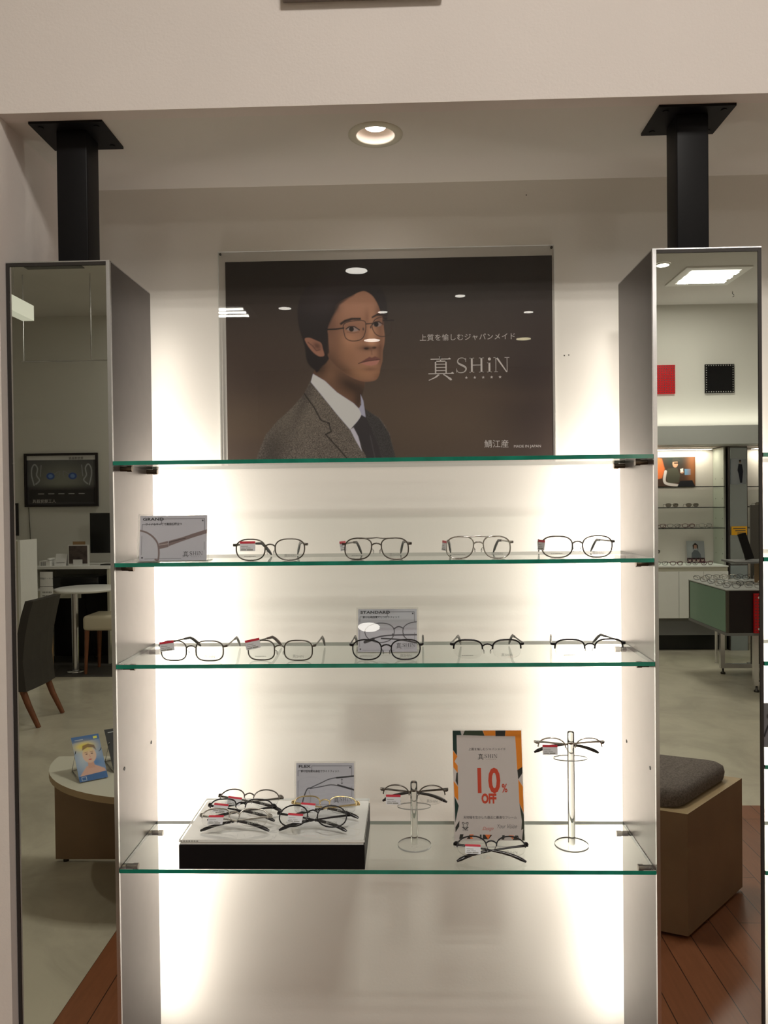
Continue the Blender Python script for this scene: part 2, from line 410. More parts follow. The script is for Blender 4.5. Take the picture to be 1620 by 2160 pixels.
# ------------------------------------------------------------------ the setting
JX = -.628; FY = -.018; NZ = 2.150; NB = .300; RX = 2.45
b = MB(); b.box(JX, RX, FY, .55, NZ+.12, CEIL); b.box(JX, RX, FY, .012, NZ, NZ+.12); struct('wall_fascia', b, M_wall)
b = MB(); h = .034; cx, cy = -.005, .088                       # niche ceiling with a hole for the downlight
b.box(JX, cx-h, .012, NB, NZ, NZ+.11); b.box(cx+h, RX, .012, NB, NZ, NZ+.11)
b.box(cx-h, cx+h, .012, cy-h, NZ, NZ+.11); b.box(cx-h, cx+h, cy+h, NB, NZ, NZ+.11); struct('ceiling_niche', b, M_wallback)
b = MB().box(JX, RX, NB, NB+.2, 0, NZ+.12); struct('wall_back', b, M_wallback)
b = MB().box(-4.4, JX, FY, NB+.2, 0, CEIL); struct('wall_left_jamb', b, M_wall)
b = MB().box(RX, 4.4, FY, NB+.2, 0, CEIL); struct('wall_right_jamb', b, M_wall)
b = MB().box(-4.4, -1.0, -9.2, 0, -.1, 0).box(-1.0, 4.4, -9.2, -2.53, -.1, 0); struct('floor', b, M_stone)
b = MB().box(-1.0, 4.4, -2.53, .3, -.1, 0); struct('floor_wood', b, M_plank)
b = MB().box(-4.4, -2.2, -6.4, -5.41, .0, .004); struct('floor_carpet', b, M_carpet)
b = MB().box(-4.4, 4.4, -9.2, .5, CEIL, CEIL+.1); struct('ceiling', b, M_ceil)
b = MB().box(-4.4, -2.2, -6.6, -6.4, 0, CEIL); struct('wall_far_left', b, M_room)
b = MB().box(2.2, 4.4, -6.6, -6.4, 2.10, CEIL); struct('wall_far_right', b, M_room)
b = MB().box(2.2, 4.4, -6.95, -6.77, 0, 2.10); struct('wall_far_recess', b, M_wall)
b = MB().box(2.2, 4.4, -6.77, -6.6, 2.02, 2.10); struct('trim_2', b, M_wall)
b = MB().box(2.08, 2.2, -9.2, -6.4, 0, CEIL).box(-2.2, -2.08, -9.2, -6.6, 0, CEIL); struct('wall_passage', b, M_room)
b = MB().box(-2.2, 2.2, -9.3, -9.2, 0, CEIL); struct('wall_passage_end', b, pm('passage_wall', (.30, .27, .22, 1), .8))
b = MB().box(-4.5, -4.4, -6.6, 0, 0, CEIL); struct('wall_left', b, M_room)
b = MB().box(4.4, 4.5, -6.95, 0, 0, CEIL); struct('wall_right', b, M_room)
b = MB().box(-4.4, -2.2, -6.4, -6.385, 0.004, .08); struct('baseboard_far_left', b, M_scr)
b = MB().box(2.2, 4.4, -6.4, -6.12, 2.015, 2.19); struct('trim_1', b, pm('ledge_grey', (.42, .43, .41, 1), .6))
area('ledge_cove_light', (3.2, -6.30, 2.20), (PI, 0, 0), 1.9, .05, 5.0, (1, .95, .86))

# ------------------------------------------------------------------ mirror columns
CZ = 1.910
def mirror_column(label, x0, x1, s):            # s=+1: the shelf side is at x1
    t = thing('mirror_column', label, 'column', ((x0+x1)/2, 0, 0)); c = (x0+x1)/2; w = (x1-x0)/2
    MB().box(-w, w, .006, .205, 0, CZ-.001).build('body', M_steel, t)
    xi = w*s; ed = .0062
    MB().box(min(xi, xi-s*ed), max(xi, xi-s*ed), 0, .0058, 0, CZ).build('edge_strip', M_chrome, t)
    xo = -w*s
    b = MB(); b.box(min(xo, xo+s*.0055), max(xo, xo+s*.0055), 0, .0058, 0, CZ)
    b.box(-w+.0064 if s < 0 else -w+.0057, w-.0064 if s > 0 else w-.0057, .0, .0058, CZ-.0065, CZ-.0005)
    b.build('frame_strip', M_dark, t)
    b = MB(); b.box(-w, w, -.0003, .205, CZ-.0008, CZ+.0012)
    b.build('top_trim', M_chrome, t)
    a0, a1 = (-w+.0057, w-.0066) if s > 0 else (-w+.0066, w-.0057)
    MB().box(a0, a1, .0014, .0052, 0.02, CZ-.0068).build('mirror', M_mirror, t)
    MB().box(a0, a1, .0006, .0052, 0.0, .019).build('kick_strip', M_dark, t)
    for z in (Z1, Z2, Z3, Z4):
        for y in (.036, .172):
            p = MB().cyl(y, z-.0115, min(xi, xi+s*.019), max(xi, xi+s*.019), .0046, 14, 0, 'x')
            p.cyl(y, z-.0115, min(xi+s*.012, xi+s*.0205), max(xi+s*.012, xi+s*.0205), .0056, 14, 0, 'x')
            p.build('shelf_peg', M_peg, t)
    for y, z in ((.032, 1.045), (.173, 1.047)):
        MB().cyl(y, z, min(xi, xi+s*.0006), max(xi, xi+s*.0006), .0032, 12, 0, 'x').build('peg_hole', M_black, t)
    return t
Z1, Z2, Z3, Z4 = 1.5745, 1.4030, 1.2315, .8850           # upper faces of the glass shelves
mirror_column('tall mirror faced steel column at the left end of the glass shelves', -.6265, -.450, 1)
mirror_column('tall mirror faced steel column at the right end of the glass shelves', .450, .6263, -1)
def post(label, cx):
    t = thing('ceiling_post', label, 'post', (cx, .06, CZ+.0012))
    H = NZ-CZ-.0012
    MB().rbox(-.0265, .0265, -.026, .026, 0, H-.004, .002).build('shaft', M_black, t)
    b = MB(); b.box(-.063, .063, -.050, .050, H-.0042, H)
    for sx in (-1, 1):
        for sy in (-1, 1): b.cyl(sx*.048, sy*.036, H-.0056, H-.0042, .005, 12)
    b.build('ceiling_plate', M_black, t)
post('black square post between left mirror column and niche ceiling', -.526)
post('black square post between right mirror column and niche ceiling', .529)
for x, y, lab in ((-.475, .2085, 'slim light strip behind the left mirror column'), (.475, .2085, 'slim light strip behind the right mirror column, facing the wall')):
    t = thing('light_strip', lab, 'light', (x, y, .70))
    MB().box(-.016, .016, -.0030, -.0005, -.02, 1.06).build('housing', M_white, t)

# ------------------------------------------------------------------ glass shelves
def shelf(label, z, x0=-.4494, x1=.4494, y0=.0, y1=.2, grp='glass shelves between the mirror columns'):
    b = MB().box(x0, x1, y0, y1, z-.0068, z, faces=(0, 0, 1, 2, 3, 2))
    return tag(b.build('glass_shelf', [M_glass, M_edge, M_edge2, M_edge3]), label, 'shelf', grp)
shelf('top glass shelf, bare, just under the framed portrait poster', Z1)
shelf('second glass shelf, carrying the GRAND card and four eyeglasses', Z2)
shelf('third glass shelf, carrying the STANDARD card and five eyeglasses', Z3)
shelf('lowest glass shelf, carrying the black display box and clear stands', Z4)
for z, n in ((Z1, 'topmost'), (Z2, 'second'), (Z3, 'third'), (Z3-.171, 'fourth'), (Z4, 'lowest')):
    shelf(n+' glass shelf of the bay right of the right mirror column', z, .6275, 1.52, grp='glass shelves of the next bay')
t = thing('mirror_column', 'mirror faced column at the far end of the next bay', 'column', (1.61, 0, 0))
MB().box(-.089, .09, .006, .205, 0, CZ).build('body', M_steel, t)
MB().box(-.084, .085, .0014, .0052, 0.02, CZ-.006).build('mirror', M_mirror, t)

# ------------------------------------------------------------------ niche downlight, fascia plate, nail marks
def downlight(x, y, z, r, label, deep=False, group=None, glow=None):
    t = thing('downlight', label, 'ceiling light', (x, y, z), group=group)
    if deep:
        MB().lathe([(r*.70, -.0005), (r*.70, -.0022), (r*.74, -.0030), (r, -.0016), (r, 0)], n=40).build('trim_ring', M_cream, t)
        MB().lathe([(r*.72, -.0005), (r*.71, .010), (r*.6, .022), (r*.3, .030), (0, .031)], n=40).build('reflector', pm('downlight_cup', (.80, .72, .64, 1), .35), t)
        MB().cyl(0, 0, .0131, .0295, r*.38, 28).build('lamp_housing', M_cream, t); MB().lathe([(r*.38, .0130), (r*.2, .0124), (0, .0122)], n=32).build('lamp', M_glowp, t)
    else:
        MB().lathe([(r*.86, -.010), (r*1.02, -.010), (r*1.08, -.004), (r*1.08, -.0002)], n=28).build('trim_ring', M_white, t)
        MB().lathe([(0, -.0125), (r*.8, -.0122), (r*.86, -.0105)], n=28).build('lamp', glow or M_glow, t)
    return t
downlight(-.005, .088, NZ, .048, 'round recessed downlight in the niche ceiling above the poster', True)
b = MB().rbox(-.130, .130, -.020, .0, 0, .10, .002)
t = thing('fascia_plate', 'grey plate on the fascia wall, only its lower edge in view', 'sign', (-.020, FY, 2.3165))
b.build('panel', pm('grey_plate', (.25, .23, .22, 1), .5), t)
t = thing('wall_nail', 'small bent nail in the niche wall beside the left post', 'nail', (-.6045, NB, 2.052))
MB().tube([(0, 0, 0), (0, -.014, -.001), (.001, -.019, .004), (.002, -.021, .009)], .0012).build('shank', M_pin, t)
for x, z, l in ((.366, 1.794, 'tiny dark nail hole in the wall right of the poster'), (.292, 2.120, 'tiny dark nail hole in the wall under the niche ceiling'), (.375, 1.795, 'faint nail hole furthest right of the poster')):
    tag(MB().cyl(0, 0, -.0006, 0, .0012, 8, 0, 'y').build('nail_hole', M_pin, None, (x, NB, z)), l, 'hole')

# ------------------------------------------------------------------ framed portrait poster
def serif_word(parent, x, z, h, mat, y=-.0004, stars=True):
    """logo lettering: brush character, S H i N with serifs, and a row of stars; x,z = left foot, h = cap height"""
    b = MB(); T = .0001
    def R(x0, z0, x1, z1): b.sheet([(x+x0*h, z+z0*h), (x+x1*h, z+z0*h), (x+x1*h, z+z1*h), (x+x0*h, z+z1*h)], y, y+T)
    def Pg(P): b.sheet([(x+p*h, z+q*h) for p, q in P], y, y+T)
    # the kanji, 1.75 wide, from -.45 to 1.2 high
    R(.18, .90, 1.52, .96); Pg([(1.36, .96), (1.52, .96), (1.42, 1.02)]); R(.80, .82, .88, 1.08); Pg([(.72, 1.12), (.88, 1.05), (.88, .98), (.80, .98)])
    R(.46, .0, .55, .82); R(1.16, .0, 1.25, .82); R(.46, .76, 1.25, .82)
    for zz in (.56, .35, .14): R(.55, zz, 1.16, zz+.05)
    R(.02, -.07, 1.72, -.005); Pg([(1.52, -.005), (1.72, -.005), (1.62, .07)])
    Pg([(.66, -.08), (.78, -.12), (.55, -.30), (.06, -.50), (.03, -.46), (.42, -.27)])
    Pg([(.98, -.10), (1.08, -.08), (1.55, -.36), (1.60, -.48), (1.48, -.50), (1.2, -.25)])
    # S
    S_ = [(2.52, .80), (2.44, .93), (2.26, .985), (2.06, .93), (1.98, .76), (2.06, .61), (2.26, .50), (2.47, .37), (2.53, .22), (2.42, .06), (2.20, .0), (2.0, .05), (1.90, .22)]
    C_ = crom(S_, False, 5); n = len(C_)
    for i in range(n-1):
        (ax, az), (bx, bz) = C_[i], C_[i+1]; u = i/(n-1); wd = .022+.045*math.exp(-((u-.52)/.2)**2)
        dx, dz = bx-ax, bz-az; L = math.hypot(dx, dz) or 1; px, pz = -dz/L*wd, dx/L*wd; ex, ez = dx*.1, dz*.1
        Pg([(ax+px-ex, az+pz-ez), (ax-px-ex, az-pz-ez), (bx-px+ex, bz-pz+ez), (bx+px+ex, bz+pz+ez)])
    R(2.50, .72, 2.535, .98); R(1.885, .02, 1.92, .28)
    # H
    for hx in (2.86, 3.50): R(hx, 0, hx+.12, .98); R(hx-.10, 0, hx+.22, .035); R(hx-.10, .945, hx+.22, .98)
    R(2.98, .47, 3.5, .515)
    # i
    R(4.03, 0, 4.15, .64); R(3.93, 0, 4.25, .035); R(3.94, .605, 4.10, .64)
    Pg([(4.09+.10*math.cos(a*PI/8), .88+.10*math.sin(a*PI/8)) for a in range(16)])
    # N
    R(4.50, 0, 4.54, .98); R(4.40, 0, 4.66, .035); R(4.36, .945, 4.62, .98); R(5.24, 0, 5.28, .98); R(5.10, .945, 5.42, .98)
    Pg([(4.50, .98), (4.64, .98), (5.28, .0), (5.24, -.02), (5.20, 0)])
    if stars:
        for k in range(5):
            cx_, cz_ = 2.55+k*.56, -.33; P = []
            for j in range(10):
                r_ = (.11, .045)[j % 2]; a = PI/2+j*PI/5; P.append((cx_+r_*math.cos(a), cz_+r_*math.sin(a)))
            Pg(P)
    o = b.build('logo_lettering', mat, parent)
    return o

def portrait():
    p = Paint(473, 545, 1167, 971, 620, 380, (30, 25, 24))
    P_ = lambda L: [(600+x/5.142, 560+y/5.142) for x, y in L]
    Q_ = lambda L: [(440+x/2.1316, 500+y/2.1316) for x, y in L]
    Y = (p.Y-545)/425; X = (p.X-473)/694
    base = np.array(p.c((30, 25, 24)))[None, None]*(1-np.clip(Y*1.5, 0, 1)[..., None])+np.array(p.c((60, 50, 44)))[None, None]*np.clip(Y*1.5, 0, 1)[..., None]
    p.im[:] = base
    p.blob(905, 880, 150, 60, (76, 64, 53), .55); p.blob(540, 760, 70, 60, (52, 42, 38), .6)
    p.blob(1130, 800, 60, 160, (40, 32, 32), .8); p.blob(900, 570, 400, 50, (24, 20, 20), .8)
    p.blob(960, 830, 120, 14, (66, 54, 46), .5); p.blob(520, 870, 80, 30, (76, 64, 52), .4); p.blob(560, 900, 90, 10, (70, 58, 48), .5)
    # jacket
    J = Q_([(470, 590), (425, 680), (370, 740), (300, 800), (245, 860), (215, 930), (185, 1010), (850, 1010), (835, 960), (810, 860), (770, 795), (700, 755), (640, 640)])
    p.poly(J, (78, 72, 67), 2.0, noise=.42)
    p.poly(Q_([(640, 830), (690, 745), (765, 795), (808, 860), (835, 960), (850, 1010), (730, 1010)]), (46, 44, 45), 2, noise=.22)
    Jf = p.full(J, 2)
    p.blob(565, 950, 22, 60, (30, 27, 26), .7, .3, Jf); p.blob(620, 860, 60, 40, (95, 88, 78), .28, 0, Jf); p.blob(640, 830, 8, 50, (40, 36, 35), .5, .4, Jf)
    for L in ([(425, 682), (470, 745), (500, 800), (535, 812)], [(535, 812), (545, 850), (520, 862)], [(520, 862), (600, 950), (650, 1010)]):
        p.stroke(Q_(L), 2.6, (30, 27, 26), 2)
    p.stroke(Q_([(470, 596), (560, 740), (640, 850), (730, 1000)]), 2.5, (26, 23, 23), 2)
    # neck
    p.poly(P_([(330, 1060), (420, 860), (700, 1080), (872, 1200), (862, 1270), (830, 1340), (815, 1430), (805, 1500), (740, 1470), (560, 1330), (430, 1210), (300, 1130)]), (88, 64, 50), 2)
    N = p.full(P_([(330, 1060), (420, 860), (700, 1080), (872, 1200), (862, 1270), (815, 1430), (805, 1500), (740, 1470), (560, 1330), (300, 1130)]), 2)
    p.blob(*P_([(720, 1260)])[0], 34, 12, (38, 27, 23), .85, .5, N); p.blob(*P_([(800, 1400)])[0], 8, 25, (45, 33, 28), .8, .2, N)
    p.blob(*P_([(480, 1140)])[0], 14, 12, (104, 76, 58), .6, .6, N); p.blob(*P_([(370, 1060)])[0], 12, 14, (40, 28, 24), .8, 0, N)
    # hair mass
    hair = P_([(140, 440), (165, 330), (225, 225), (330, 135), (480, 82), (640, 60), (800, 75), (930, 120), (1040, 210), (1100, 310), (1122, 420), (1120, 560), (1060, 540), (900, 420), (640, 700), (470, 980), (400, 1050), (345, 1110), (318, 1085), (258, 1030), (228, 960), (215, 850), (185, 740), (160, 660), (142, 560)])
    p.poly(hair, (24, 19, 21), 3, smooth=True)
    H = p.full(hair, 3, True)
    p.blob(*P_([(430, 330)])[0], 34, 26, (38, 31, 34), .7, -.4, H); p.blob(*P_([(700, 200)])[0], 40, 10, (36, 30, 30), .5, -.2, H)
    # face
    face = P_([(470, 640), (500, 560), (545, 470), (562, 400), (640, 350), (740, 305), (820, 268), (885, 262), (960, 310), (1012, 390), (1050, 490), (1078, 560), (1082, 650), (1092, 740), (1086, 820), (1068, 900), (1062, 1000), (1038, 1080), (1030, 1130), (998, 1192), (940, 1214), (860, 1216), (760, 1185), (660, 1130), (560, 1050), (480, 960), (455, 870), (470, 760)])
    p.poly(face, (122, 88, 70), 2.2, smooth=True)
    F = p.full(face, 2.2, True); B = lambda x, y, rx, ry, c, a, r=0: p.blob(*P_([(x, y)])[0], rx/5.142, ry/5.142, c, a, r, F)
    B(520, 980, 110, 170, (48, 33, 28), .95, .2); B(640, 1090, 170, 55, (50, 35, 28), .85, .5); B(500, 620, 60, 160, (74, 50, 42), .8)
    B(650, 860, 120, 130, (140, 102, 78), .45); B(800, 400, 130, 90, (132, 96, 78), .5); B(1040, 900, 30, 260, (80, 54, 42), .75)
    B(950, 700, 34, 110, (156, 116, 90), .75); B(850, 1120, 110, 60, (132, 96, 70), .55); B(1010, 1160, 40, 40, (90, 62, 45), .6)
    B(900, 540, 20, 60, (96, 66, 52), .6); B(870, 720, 24, 60, (104, 72, 56), .6); B(720, 640, 110, 50, (92, 64, 54), .5)
    B(1020, 600, 60, 46, (84, 58, 48), .5); B(960, 1230, 120, 20, (70, 48, 38), .6); B(700, 950, 60, 60, (112, 78, 58), .4)
    B(560, 420, 40, 50, (70, 48, 40), .7); B(1030, 470, 30, 70, (84, 58, 46), .7)
    B(700, 760, 60, 50, (150, 110, 86), .45); B(1000, 760, 40, 50, (120, 84, 64), .5); B(990, 1090, 50, 40, (126, 90, 68), .5); B(560, 800, 50, 120, (92, 64, 50), .5)
    p.poly(P_([(545, 380), (640, 345), (760, 300), (700, 330), (600, 400), (560, 470), (520, 540), (470, 640), (450, 600)]), (26, 20, 22), 5, .9)
    # ear
    ear = P_([(214, 752), (265, 742), (330, 768), (392, 800), (412, 862), (428, 930), (380, 942), (330, 918), (282, 872), (240, 815)])
    p.poly(ear, (118, 82, 68), 2, smooth=True); E = p.full(ear, 2, True)
    p.stroke(P_([(250, 790), (300, 830), (340, 880), (380, 870)]), 2.0, (64, 42, 36), 2, .8); p.blob(*P_([(350, 830)])[0], 7, 5, (60, 38, 32), .8, .6, E)
    p.poly(P_([(400, 760), (470, 700), (480, 900), (440, 960), (425, 900)]), (26, 20, 21), 3, .9)
    # features
    p.poly(P_([(600, 595), (655, 558), (730, 538), (832, 540), (834, 562), (740, 562), (665, 585), (612, 615)]), (34, 24, 23), 2.2)
    p.poly(P_([(950, 532), (1010, 500), (1075, 492), (1105, 515), (1080, 528), (1010, 522), (955, 548)]), (34, 24, 23), 2.2)
    p.ell(*P_([(742, 660)])[0], 13, 4.6, (118, 102, 98), 1.5, rot=.08); p.ell(*P_([(728, 658)])[0], 5.2, 5.2, (22, 16, 16), 1.2)
    p.stroke(P_([(670, 655), (705, 632), (760, 632), (815, 668)]), 2.4, (26, 18, 18), 1.4); p.stroke(P_([(680, 690), (750, 700), (810, 690)]), 1.2, (70, 46, 40), 2, .7)
    p.ell(*P_([(1010, 614)])[0], 9.5, 4.6, (110, 96, 92), 1.5); p.ell(*P_([(1000, 612)])[0], 5, 5.2, (22, 16, 16), 1.2)
    p.stroke(P_([(950, 622), (985, 588), (1030, 585), (1062, 605)]), 2.2, (26, 18, 18), 1.4)
    B(915, 860, 70, 22, (60, 38, 32), .9); p.ell(*P_([(890, 866)])[0], 5, 2.4, (34, 20, 18), 1.5); p.ell(*P_([(975, 858)])[0], 4.5, 2.2, (34, 20, 18), 1.5)
    B(945, 810, 36, 26, (160, 120, 94), .5); p.stroke(P_([(945, 890), (948, 930)]), 2, (72, 48, 40), 3, .6)
    p.poly(P_([(800, 1022), (880, 978), (922, 955), (948, 964), (985, 950), (1025, 970), (1038, 985), (960, 996), (900, 1004)]), (88, 54, 50), 2)
    p.poly(P_([(830, 1022), (900, 1004), (960, 995), (1036, 986), (1005, 1035), (940, 1052), (880, 1042)]), (136, 92, 82), 2.2)
    p.stroke(P_([(800, 1024), (880, 1002), (960, 994), (1036, 985)]), 1.3, (44, 26, 25), 1.4)
    B(930, 1085, 60, 16, (84, 58, 46), .6)
    # printed spectacles
    g = (44, 32, 30)
    p.stroke(P_([(640, 655), (642, 612), (690, 582), (800, 568), (868, 575), (886, 610), (880, 690), (852, 752), (800, 780), (720, 782), (666, 752), (648, 700)]), 1.7, g, 1.1, closed=True, smooth=True)
    p.stroke(P_([(955, 640), (968, 590), (1000, 555), (1070, 536), (1150, 548), (1168, 590), (1166, 680), (1135, 728), (1055, 742), (990, 712)]), 1.7, g, 1.1, closed=True, smooth=True)
    p.stroke(P_([(888, 606), (960, 602)]), 2.2, g, 1.1); p.stroke(P_([(450, 657), (560, 655), (642, 646)]), 3.0, (22, 17, 18), 1.2)
    p.stroke(P_([(1075, 574), (1190, 572)]), 2.4, (24, 18, 18), 1.2); p.stroke(P_([(1074, 540), (1074, 620)]), 1.8, (24, 18, 18), 1.2)
    for x, y in ((858, 660), (940, 640)): p.ell(*P_([(x, y)])[0], 1.6, 3, (60, 46, 42), 1.5)
    # shirt and tie
    p.poly(P_([(300, 1125), (430, 1202), (560, 1325), (740, 1442), (800, 1502), (832, 1550), (815, 1602), (700, 1722), (560, 1560), (430, 1400), (275, 1212)]), (160, 160, 176), 1.6)
    p.poly(P_([(820, 1352), (850, 1420), (874, 1600), (830, 1572), (800, 1500), (826, 1460)]), (132, 132, 150), 1.6)
    p.blob(*P_([(560, 1480)])[0], 16, 30, (176, 176, 190), .3, -.8, p.full(P_([(300, 1125), (560, 1325), (832, 1550), (700, 1722), (430, 1400)]), 2))
    p.poly(P_([(700, 1722), (742, 1700), (790, 1800), (830, 1960), (760, 1840)]), (150, 148, 160), 1.6)
    p.poly(P_([(828, 1570), (882, 1600), (930, 1720), (1010, 1900), (1060, 2130), (900, 2130), (860, 1980), (800, 1810), (740, 1705)]), (40, 37, 40), 1.8)
    p.stroke(P_([(920, 1790), (990, 2120)]), 1.6, (70, 66, 68), 2, .6)
    return p
PX0, PX1, PZ0, PZ1 = -.324, .342, 1.5747, 1.9965
t = thing('portrait_poster', 'dark framed poster of a person in glasses and tweed jacket on the niche wall', 'poster', (.009, NB-.0055, PZ0))
MB().box(-.347, .337, .0032, .0053, .0, .442, faces=(0, 1, 0, 1, 0, 1)).build('backing_sheet', [M_acr, M_acr_edge], t)
portrait().build('print', .666, PZ1-PZ0, t, (0, .0029, .0), gain=2.0, cap=.7)
def at(px, py): return ((px-473)/694*.666-.333, (971-py)/425*(PZ1-PZ0))
x, z = at(988, 714.5); text('上質を愉しむジャパンメイド', .0145, M_inkw, t, (x, .0025, z), space=1.08)
x, z = at(903.5, 782); serif_word(t, x, z, .0305, M_inkw, .0025)
x, z = at(1047, 935); text('鯖江産', .0168, M_inkw, t, (x, .0025, z))
x, z = at(1112, 937); text('MADE IN JAPAN', .0078, M_inkw, t, (x, .0025, z))
b = MB().box(-.347, .337, -.0006, .0022, -.0, .442, faces=(0, 1, 0, 1, 0, 1)); b.build('acrylic_cover', [M_acr, M_acr_edge], t)
for sx in (-.3415, .3315):
    for zz in (.006, .436):
        MB().cyl(sx, zz, -.0035, -.0008, .0026, 14, 0, 'y').build('pin', M_pin, t)

# ------------------------------------------------------------------ eyeglasses
def outline(shape, w, h, sd, n=30):
    P = []
    for k in range(n):
        a = 2*PI*k/n; c, s_ = math.cos(a), math.sin(a)
        e = {'square': 3.0, 'panto': 2.5, 'oval': 2.15, 'aviator': 2.6, 'flat': 2.8}[shape]
        x = w/2*math.copysign(abs(c)**(2/e), c); z = h/2*math.copysign(abs(s_)**(2/e), s_)
        if shape == 'aviator': x += sd*.07*w*(-z/h); x *= 1+.12*z/h; 
        if shape == 'panto': x *= 1+.10*z/h
        if shape == 'flat': z = z*(1.0 if z < 0 else .92)
        if shape in ('square', 'aviator'): z += -.02*h*(x*sd/w)
        P.append((x, z, a))
    return P
def wrap(x): return 1.7*x*x
_gm = {}
def glasses(label, loc, rz=0, W=.126, h=.036, shape='panto', rim='full', double=False, metal=None, tipm=None,
            pose='open', aL=10, aR=10, group=None, tagside=True, lift=0.0, tilt=0.0, printed=True, tagdx=0, tagdz=0, tagrot=0, tagturn=0, thick=.0012, zh_f=.22):
    metal = metal or M_gun; tipm = tipm or M_tip
    t = thing('eyeglasses', label, 'eyeglasses', loc, math.radians(rz), group, rx=math.radians(-tilt))
    br = .017; w = (W-br-.010)/2; zc = h/2+.001+lift; cxs = br/2+w/2
    b = MB()
    for sd in (-1, 1):
        O = outline(shape, w, h, sd); pts = [(sd*cxs+x, wrap(sd*cxs+x), zc+z) for x, z, a in O]
        if rim == 'full': b.tube(pts, thick, n=8, closed=True, ref=(0, 1, 0))
        else:
            half = [p for p, (x, z, a) in zip(pts, O) if -.10*h < z]
            half = sorted(half, key=lambda q: q[0]); top = [p for p in pts if p[2] > zc-.06*h]
            N_ = len(pts); st = [i for i in range(N_) if pts[i][2] > zc-.06*h]
            seq = [i for i in range(-N_//4-2, N_*3//4) if pts[i % N_][2] > zc-.06*h]
            run = []; 
            for i in range(-2, N_//2+3):
                if pts[i % N_][2] > zc-.08*h: run.append(pts[i % N_])
            b.tube(run, thick, n=8, ref=(0, 1, 0))
        xe = sd*(cxs+w/2); zh = zc+zh_f*h
        b.tube([(xe-sd*.0012, wrap(xe), zh), (sd*(W/2-.002), wrap(xe)+.0003, zh), (sd*W/2, wrap(W/2)+.004, zh)], .0013, n=8, r2=.0022)
    zb = zc+.20*h
    arch = [(-br/2-.0006, .0006, zb-.002), (-br/4, 0, zb+.0012), (0, -.0004, zb+.002), (br/4, 0, zb+.0012), (br/2+.0006, .0006, zb-.002)]
    b.tube(arch, .0013, n=8, ref=(0, 1, 0))
    if double:
        zt = zc+h/2-.0006; b.tube([(-cxs+w*.05, wrap(cxs), zt), (-br/2, .0002, zt+.0004), (0, -.0002, zt+.0012), (br/2, .0002, zt+.0004), (cxs-w*.05, wrap(cxs), zt)], .0010, n=8, ref=(0, 1, 0))
    b.build('front_frame', metal, t)
    for sd in (-1, 1):
        O = outline(shape, w-.0012, h-.0012, sd)
        vs = []; fs = []; n = len(O)
        for yy in (.0002, .0014):
            vs += [(sd*cxs+x, wrap(sd*cxs+x)+yy-.0008, zc+z) for x, z, a in O]
        lm = MB().add(vs, [tuple(range(n)), tuple(range(n, 2*n))[::-1]]); lm.add(vs, [(i, n+i, n+(i+1) % n, (i+1) % n) for i in range(n)], 1)
        ln = lm.build('lens', [M_lens, M_lensedge], t)
        if printed:
            if sd > 0: text('真SHiN', .0062, M_inkg, ln, (cxs, wrap(cxs)-.0010, zc-h*.36), name='lens_print')
            else:
                q = MB(); x_ = -cxs-.011
                for k, L in enumerate((.003, .0022, .004, .0014, .003, .002)):
                    q.box(x_, x_+L, wrap(cxs)-.0011, wrap(cxs)-.0009, zc-h*.33, zc-h*.33+.0011); x_ += L+.0008
                q.build('lens_print', M_inkg, ln)
    for sd in (-1, 1):
        b = MB(); x0 = sd*(br/2-.0002)
        b.tube([(x0, .0012, zc+.0), (sd*(br/2-.002), .005, zc-.001), (sd*(br/2-.0026), .0058, zc-.0045)], .0005, n=6, mi=0)
        vs = []; 
        b.lathe([(0, .0), (.0014, .0006), (.0018, .002), (0, .003)], 0, 0, 10, 1)
        for i in range(len(b.v)-40, len(b.v)):
            x, y, z = b.v[i]; b.v[i] = (sd*(br/2-.0030)+x*.8, .0050+(z-.0015)*.9+y*.0, zc-.0055+y*1.9)
        b.build('nose_pad', [metal, M_pad], t)
    for sd, ang in ((-1, aL), (1, aR)):
        a = math.radians(ang); zh = zc+zh_f*h; hx, hy = sd*W/2, wrap(W/2)+.0035
        if pose == 'fold': hy += .0022 if sd < 0 else .0050
        d = Vector((-sd*math.sin(a), math.cos(a)))
        zend = .0028 if pose == 'open' else .0022
        L = .128; prof = [(0, 0), (.02, -.0002), (.05, -.0006), (.078, -.0010), (.092, -.0030), (.105, -.0095), (.118, -.019), (L, None)]
        def pt(s_, dz): return (hx+d.x*s_, hy+d.y*s_, zh+dz)
        mid = [pt(s_, dz) for s_, dz in prof[:4]]
        drop = zend-zh
        tip = [pt(s_, dz) for s_, dz in ((.070, -.0009), (.080, -.0014), (.090, .07*drop), (.099, .25*drop), (.108, .50*drop), (.117, .78*drop), (.124, drop))]
        if pose == 'fold': tip = [pt(s_*.93, dz) for s_, dz in ((.070, .34*drop), (.082, .41*drop), (.094, .49*drop), (.105, .60*drop), (.115, .73*drop), (.124, .87*drop), (.131, drop))]; mid = [pt(s_*.93, dz*drop) for s_, dz in ((0, 0), (.02, .08), (.05, .23), (.078, .39))]
        tb = MB().tube([pt(-.001, 0)]+mid, [.0010]*5, n=8, r2=[.0024, .0024, .0018, .0015, .0015]); tm = tb.build('temple', metal, t)
        MB().tube(tip, [.0014, .0018, .0020, .0021, .0022, .0021, .0012], n=8, r2=[.0020, .0024, .0026, .0029, .0032, .0032, .0018]).build('temple_tip', tipm, tm)
